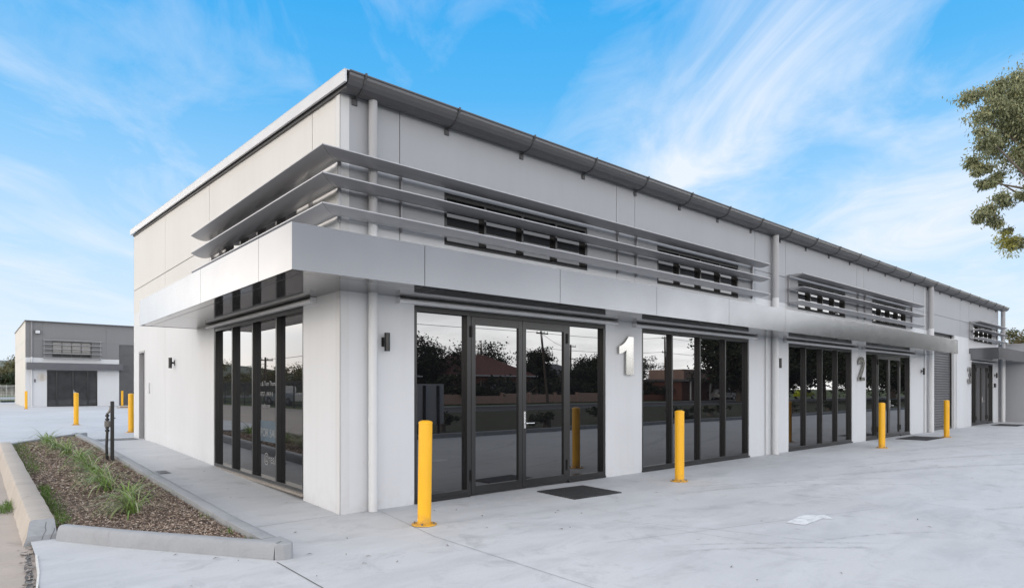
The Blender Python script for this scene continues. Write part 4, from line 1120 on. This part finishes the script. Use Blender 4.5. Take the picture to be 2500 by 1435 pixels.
# palisade fences --------------------------------------------------------------
M['galv'] = simple('galvanised', (0.42, 0.43, 0.44), .5, .4, .1); M['fence_dark'] = simple('fence_dark', (.05, .05, .055), .5, .2)
def palisade(p0, p1, h, lb, mat, step=.16, z0=.2):
    p0 = Vector(p0); p1 = Vector(p1); L = (p1-p0).length; d = (p1-p0)/L
    root = empty('palisade_fence', (p0.x, p0.y, z0)); tag(root, lb, 'fence'); root.rotation_euler = (0, 0, math.atan2(d.y, d.x))
    m = MB(); x = .08
    while x < L:
        m.box(x-.03, x+.03, -.012, -.004, .05, h-.12); i = len(m.v)
        m.v += [(x-.03, -.008, h-.12), (x+.03, -.008, h-.12), (x, -.008, h)]; m.f.append((i, i+1, i+2)); x += step
    m.build('pales', mat, root, fix=False)
    MB().box(0, L, 0, .04, .25, .30).box(0, L, 0, .04, h-.38, h-.33).build('rails', mat, root)
    x = 0
    while x <= L: MB().box(x-.04, x+.04, .041, .12, 0, h-.1).build('fence_post', mat, root); x += 2.75
palisade((-14.3, 16, 0), (-14.3, 82, 0), 2.1, 'dark palisade fence along the grass beside the driveway', 'fence_dark', .14, .14)
c0 = at_depth(-60, 949, 112); c1 = at_depth(75, 949, 112)
palisade((c0.x, c0.y, 0), (c1.x, c1.y, 0), 2.15, 'pale galvanised palisade fence far behind the distant building', 'galv', .22, .2)
# low mesh fence in front of it
c0 = at_depth(-30, 949, 70); c1 = at_depth(38, 949, 70); d = (c1-c0).normalized(); L = (c1-c0).length
mf = empty('mesh_fence', (c0.x, c0.y, .2)); mf.rotation_euler = (0, 0, math.atan2(d.y, d.x)); tag(mf, 'low wire mesh barrier on the pale ground left of the distant building', 'fence')
m = MB()
for i in range(int(L/.3)+1): m.box(i*.3-.006, i*.3+.006, -.006, .006, 0, 1.0)
for z in (.1, .4, .7, 1.0): m.box(0, L, .007, .014, z-.006, z+.006)
m.build('mesh', 'galv', mf)
q = at_depth(18, 984, 62); o = MB().box(-.55, .55, -.1, .1, 0, .16).build('timber_offcut', 'black', bevel=.01); o.location = (q.x, q.y, .222); o.rotation_euler = (0, 0, R(20)); tag(o, 'black beam lying on the ground left of the distant building', 'beam')
q = at_depth(311, 998, 44); o = MB().box(-.6, .6, -.25, .25, 0, .05).box(-.4, .7, -.1, .3, .051, .10).build('timber_pile', simple('raw_timber', (.28, .2, .13), .8, 0, .3, 10)); o.location = (q.x, q.y, .222); tag(o, 'small pile of boards on the ground before the far shutter', 'timber')

# ------------------------------------------------------------------ across the road
M['pink'] = simple('pink_render', (0.42, 0.28, 0.23), .8, 0, .12); M['tile'] = simple('terracotta_tile', (.17, .07, .055), .8, 0, .35, 5); M['brick'] = simple('brick', (.22, .10, .07), .9, 0, .25, 8)
M['greyroof'] = simple('grey_roof', (.14, .14, .15), .7)
lwm = MB(); x = 24
while x < 63: lwm.box(x, x+3.6, -44.2, -44, 0, .95+.12*math.sin(x)); lwm.box(x+3.601, x+3.95, -44.3, -43.9, 0, 1.15); x += 3.96
tag(lwm.build('garden_wall', 'pink', bevel=.02), 'low pink rendered garden wall across the road', 'wall')
tag(MB().box(64, 72, -44.2, -44, 0, .75).build('garden_wall', 'brick'), 'low brick wall across the road near the small shop', 'wall')
def house(x, y, w, d, eave, ridge, lb, roofmat='tile', wall='brick'):
    h = empty('house', (x, y, 0)); tag(h, lb, 'house')
    MB().box(-w/2, w/2, -d/2, d/2, 0, eave).build('wall', wall, h)
    o_ = .5; a_, b_ = w/2+o_, d/2+o_; r_ = w*.18
    m = MB(); e_ = eave+.002
    m.v = [(-a_, -b_, e_), (a_, -b_, e_), (a_, b_, e_), (-a_, b_, e_), (-r_, 0, ridge), (r_, 0, ridge)]
    m.f = [(0, 1, 5, 4), (1, 2, 5), (2, 3, 4, 5), (3, 0, 4), (0, 3, 2, 1)]
    m.build('roof', roofmat, h)
    MB().box(-a_, a_, b_+.001, b_+.09, e_-.12, e_).build('gutter', 'trim', h)
    for k_ in (-.3, .25):
        wn = MB().box(w*k_-.8, w*k_+.8, d/2+.001, d/2+.03, .9, 2.3).build('window', 'glass', h); MB().box(w*k_-.86, w*k_+.86, d/2+.031, d/2+.05, .82, .88).build('sill', 'trim', h)
    MB().box(-.45, .45, d/2+.001, d/2+.03, 0, 2.1).build('door', 'pipe_white', h)
house(42, -53, 12, 9, 3.1, 5.7, 'red tiled brick house behind the pink wall')
house(26, -52, 10, 9, 2.9, 4.8, 'grey roofed house at the left behind the pink wall', 'greyroof')
house(58, -56, 10, 8, 3.0, 5.1, 'small house with weathered roof between the trees', 'greyroof')
sh = empty('shop', (77, -46, 0)); tag(sh, 'low shop with a pale parapet and red sign across the road', 'shop')
MB().box(-7, 7, -4, 4, 0, 2.6).build('wall', 'brick', sh); MB().box(-7.5, 7.5, -4, 5.5, 2.61, 2.9).build('awning', 'greyroof', sh)
MB().box(-5, 3, -3, 3, 2.91, 4.3).build('parapet', 'pink', sh); MB().box(1.2, 3.1, 3.01, 3.12, 3.0, 4.3).build('red_sign', simple('sign_red', (.6, .03, .02), .5), sh)
for x in (-6.8, -2, 3, 7): MB().box(x-.1, x+.1, 5.2, 5.4, 0, 2.6).build('awning_post', 'pipe_white', sh)
# the back of a board sign on two posts
sg = empty('site_sign', (8.05, -10.0, 0)); tag(sg, 'pale board sign on two posts by the yard kerb', 'sign')
MB().box(-.52, .52, -.03, -.005, .38, 1.72).build('board', 'pipe_grey', sg)
for x in (-.27, .27): MB().box(x-.04, x+.04, -.004, .06, -.05, 1.66).build('post', 'frame', sg)
# power poles and wires
M['pole'] = simple('pole_timber', (.10, .08, .065), .9, 0, .3, 4)
def pole(x, y, h, lean, lb, arms=True):
    p_ = empty('power_pole', (x, y, 0)); tag(p_, lb, 'power pole', 'timber power poles')
    MB().tube([(0, 0, -.2), (lean*.5, 0, h*.5), (lean, 0, h)], [.17, .14, .11], 10).build('pole', 'pole', p_, smooth=True)
    if arms:
        for z in (h-.3, h-2.2):
            MB().box(lean*z/h-.9, lean*z/h+.9, .12, .2, z-.06, z+.06).build('crossarm', 'pole', p_)
            for k_ in (-.8, -.3, .3, .8): MB().tube([(lean*z/h+k_, .16, z+.06), (lean*z/h+k_, .16, z+.25)], .035, 6).build('insulator', 'black', p_)
pole(46.3, -44, 8.1, -1.0, 'leaning timber pole by the pink wall'); pole(67, -60, 8.4, 0, 'upright timber pole behind the houses'); pole(68.4, -43.4, 8.7, -.3, 'timber pole with two crossarms near the shop')
pole(-20, 60, 4.9, 0, 'short pole behind the side fence'); pole(-22, 43, 5.6, 0, 'taller pole behind the parked ute', True); pole(-24, 38, 5.3, 0, 'farthest left pole behind the side fence')
wm = MB()
for (xa, ya, za), (xb, yb, zb) in [((-60, -44, 9), (45.3, -44, 7.9)), ((45.3, -44, 7.9), (68.1, -43.4, 8.5)), ((45.5, -44, 6.2), (68.2, -43.4, 6.6)), ((68.1, -43.4, 8.5), (150, -44, 8.5)), ((68.1, -43.4, 6.5), (150, -44, 6.5)), ((45.3, -44, 7.9), (67, -60, 7.9)), ((-20, 60, 4.7), (-22, 43, 5.4)), ((-20, 60, 4.2), (-24, 160, 5.4)), ((-22, 43, 5.4), (-24, 10, 5.4)), ((-22, 43, 4.8), (-24, 10, 4.8))]:
    pts = [(xa+(xb-xa)*t, ya+(yb-ya)*t, za+(zb-za)*t - 2.4*t*(1-t)*min(1, (Vector((xb-xa, yb-ya, 0)).length/40))) for t in [i/10 for i in range(11)]]
    wm.tube(pts, .022, 4)
tag(wm.build('power_lines', 'black', fix=False), 'thin black power lines strung between the timber poles', 'cable')

# parked vehicles ----------------------------------------------------------------
def wheel(x, y, r_, par):
    w_ = MB().tube([(x, y-.11, r_), (x, y+.11, r_)], r_, 20).build('wheel', 'black', par, smooth=True)
    MB().tube([(x, y-.125, r_), (x, y+.125, r_)], r_*.6, 14).build('rim', 'handle', w_, smooth=True)
def car(loc, rz, col, lb, ute=False):
    c_ = empty('parked_car', loc, rz); tag(c_, lb, 'car')
    L = 4.9 if ute else 4.3
    body = [(-L/2, .35), (-L/2, .95), (-L/2+.1, 1.02), (-.2 if ute else -L/2+.25, 1.05), (1.2, 1.02), (L/2-.15, .9), (L/2, .7), (L/2, .35)]
    MB().prism([(a_, -.85, b_) for a_, b_ in body], (0, 1.7, 0)).build('body', simple('car_paint', col, .25, .2), c_, bevel=.06)
    cab = [(-.25, 1.05), (-.15, 1.62), (.55, 1.66), (1.25, 1.05)] if ute else [(-1.75, 1.05), (-1.35, 1.5), (.3, 1.52), (1.15, 1.03)]
    cb = MB().prism([(a_, -.72, b_) for a_, b_ in cab], (0, 1.44, 0)).build('cabin', simple('car_paint', col, .25, .2), c_, bevel=.05)
    ins = [(a_*.93+.02, (b_-1.05)*.85+1.07) for a_, b_ in cab]
    for yy in (-.735, .722): MB().prism([(a_, yy, b_) for a_, b_ in ins], (0, .013, 0)).build('side_glass', 'black', cb)
    for x in (-L/2+.85, L/2-.85):
        for yy in (-.78, .78): wheel(x, yy, .34, c_)
car((-17.2, 46.5, .14), R(82), (.62, .63, .65), 'silver ute parked behind the side fence', True)
car((78, -40.5, -.03), R(5), (.7, .7, .7), 'white car parked left of the other white car across the road'); car((85, -40.7, -.03), R(2), (.7, .7, .7), 'white car parked at the right across the road'); car((100, -38.8, -.03), 0, (.55, .6, .02), 'lime yellow car farthest along the road')

# ------------------------------------------------------------------ camera
cam = bpy.data.cameras.new('camera'); co_ = bpy.data.objects.new('camera', cam); COL.objects.link(co_)
co_.location = (CAMX, CAMY, CAMZ); co_.rotation_euler = (R(90), 0, -math.atan2(FW[0], FW[1]))
cam.sensor_width = 36; cam.lens = 36*FPX/2500; cam.shift_y = (949-717.5)/2500
cam.clip_end = 4000; cam.clip_start = .05
SC.camera = co_

# ------------------------------------------------------------------ light
SUN_DIR = Vector((-1.0, .18, math.tan(R(20)) )).normalized()   # towards the sun
sl_ = bpy.data.lights.new('sun', 'SUN'); so = bpy.data.objects.new('sun', sl_); COL.objects.link(so)
sl_.energy = 0.4; sl_.angle = R(14); sl_.color = (1.0, .88, .76)
so.rotation_euler = (-SUN_DIR).to_track_quat('-Z', 'Y').to_euler(); so.location = (-20, 5, 20)

W = bpy.data.worlds.new('World'); SC.world = W; W.use_nodes = True
nt = W.node_tree; bg = nt.nodes['Background']
tc = N(nt, 'ShaderNodeTexCoord').outputs['Generated']
sep = N(nt, 'ShaderNodeSeparateXYZ'); nt.links.new(tc, sep.inputs[0]); X, Y, Z = sep.outputs
sky = N(nt, 'ShaderNodeTexSky', sky_type='NISHITA'); sky.sun_disc = False; sky.sun_elevation = R(20)
sky.sun_rotation = math.atan2(SUN_DIR.x, SUN_DIR.y); sky.altitude = 200; sky.dust_density = 1.0
skc = mixc(nt, 1.0, sky.outputs[0], (.10, .10, .10), 'MULTIPLY')
Zc = math_(nt, 'MAXIMUM', Z, 0.0)
clear = ramp(nt, Zc, [(0.0, (.76, .84, .93)), (.06, (.68, .79, .91)), (.18, (.48, .69, .90)), (.30, (.27, .56, .88)), (.42, (.09, .43, .83)), (.55, (.03, .36, .80))])
clear = mixc(nt, .05, clear, skc)
# high cirrus: noise on a cloud plane overhead, streaks running along one heading
den = math_(nt, 'ADD', Zc, .10)
rC = math_(nt, 'DIVIDE', math_(nt, 'ADD', math_(nt, 'MULTIPLY', X, RW[0]), math_(nt, 'MULTIPLY', Y, RW[1])), den)
fC = math_(nt, 'DIVIDE', math_(nt, 'ADD', math_(nt, 'MULTIPLY', X, FW[0]), math_(nt, 'MULTIPLY', Y, FW[1])), den)
cmb = N(nt, 'ShaderNodeCombineXYZ'); nt.links.new(rC, cmb.inputs[0]); nt.links.new(fC, cmb.inputs[1])
cp = cmb.outputs[0]
wisp = noise(nt, mapping(nt, cp, (1.5, .75, 1), (0, 0, R(-16)), (2.3, 1.1, 0)), 1.25, 10, .60, 1.3)
broad = noise(nt, mapping(nt, cp, (.9, .5, 1), (0, 0, R(-14)), (5.2, 3.4, 0)), 1.1, 5, .5, .8)
def bandf(c_, w_, rot=.0):
    d_ = math_(nt, 'SUBTRACT', math_(nt, 'ADD', rC, math_(nt, 'MULTIPLY', fC, rot)), c_)
    q_ = math_(nt, 'DIVIDE', math_(nt, 'MULTIPLY', d_, d_), w_*w_)
    return math_(nt, 'POWER', 2.718, math_(nt, 'MULTIPLY', q_, -1.0))
bands = math_(nt, 'ADD', math_(nt, 'ADD', math_(nt, 'MULTIPLY', bandf(.66, .26, .05), .26), math_(nt, 'MULTIPLY', bandf(1.62, .45, .0), .22)), math_(nt, 'MULTIPLY', bandf(-2.4, .7), .04))
amt = math_(nt, 'ADD', math_(nt, 'MULTIPLY', math_(nt, 'ADD', wisp, math_(nt, 'MULTIPLY', broad, .55)), .75), bands)
lowh = ramp(nt, Zc, [(0, .12), (.30, .05), (.5, 0)])
amt = math_(nt, 'ADD', amt, lowh)
cl_ = ramp(nt, amt, [(.60, 0), (.74, .28), (.98, .92)])
clouds = mixc(nt, cl_, clear, (.76, .81, .90))
# overcast half of the sky behind the camera and to the sides
dotF = math_(nt, 'ADD', math_(nt, 'MULTIPLY', X, FW[0]), math_(nt, 'MULTIPLY', Y, FW[1]))
mr = N(nt, 'ShaderNodeMapRange', interpolation_type='SMOOTHSTEP'); nt.links.new(dotF, mr.inputs[0])
mr.inputs[1].default_value = .68; mr.inputs[2].default_value = .50; mr.inputs[3].default_value = 0; mr.inputs[4].default_value = 1
ocn = noise(nt, mapping(nt, cp, (.7, .7, 1)), 1.3, 6, .6, .4)
oc = ramp(nt, Zc, [(0, (2.2, 2.18, 2.14)), (.09, (2.15, 2.16, 2.17)), (.13, (1.35, 1.38, 1.42)), (.18, (.56, .58, .62)), (.32, (.50, .53, .59)), (.55, (.60, .64, .72)), (1, (.60, .65, .74))])
oc = mixc(nt, ramp(nt, ocn, [(.45, 0), (.7, .45)]), oc, (.95, .97, 1.02))
west = N(nt, 'ShaderNodeMapRange', interpolation_type='SMOOTHSTEP'); nt.links.new(math_(nt, 'MULTIPLY', X, -1.0), west.inputs[0])
west.inputs[1].default_value = .0; west.inputs[2].default_value = .38
warm = ramp(nt, Zc, [(0, (1.4, 1.2, 1.05)), (.05, (1.3, 1.26, 1.22)), (.08, (1.3, 1.3, 1.3)), (.13, (2.1, 1.95, 1.8)), (.24, (1.35, 1.28, 1.2)), (.36, (.58, .57, .56)), (.7, (.52, .54, .58))])
oc = mixc(nt, west.outputs[0], oc, warm)
oc = mixc(nt, 1.0, oc, (1.9, 1.9, 1.9), 'MULTIPLY')
fin = mixc(nt, mr.outputs[0], clouds, oc)
nt.links.new(fin, bg.inputs[0]); bg.inputs[1].default_value = 1.0

vs = SC.view_settings; vs.view_transform = 'Standard'; vs.look = 'None'; vs.exposure = 0.22; vs.gamma = 1.0
SC.cycles.max_bounces = 6; SC.cycles.glossy_bounces = 4
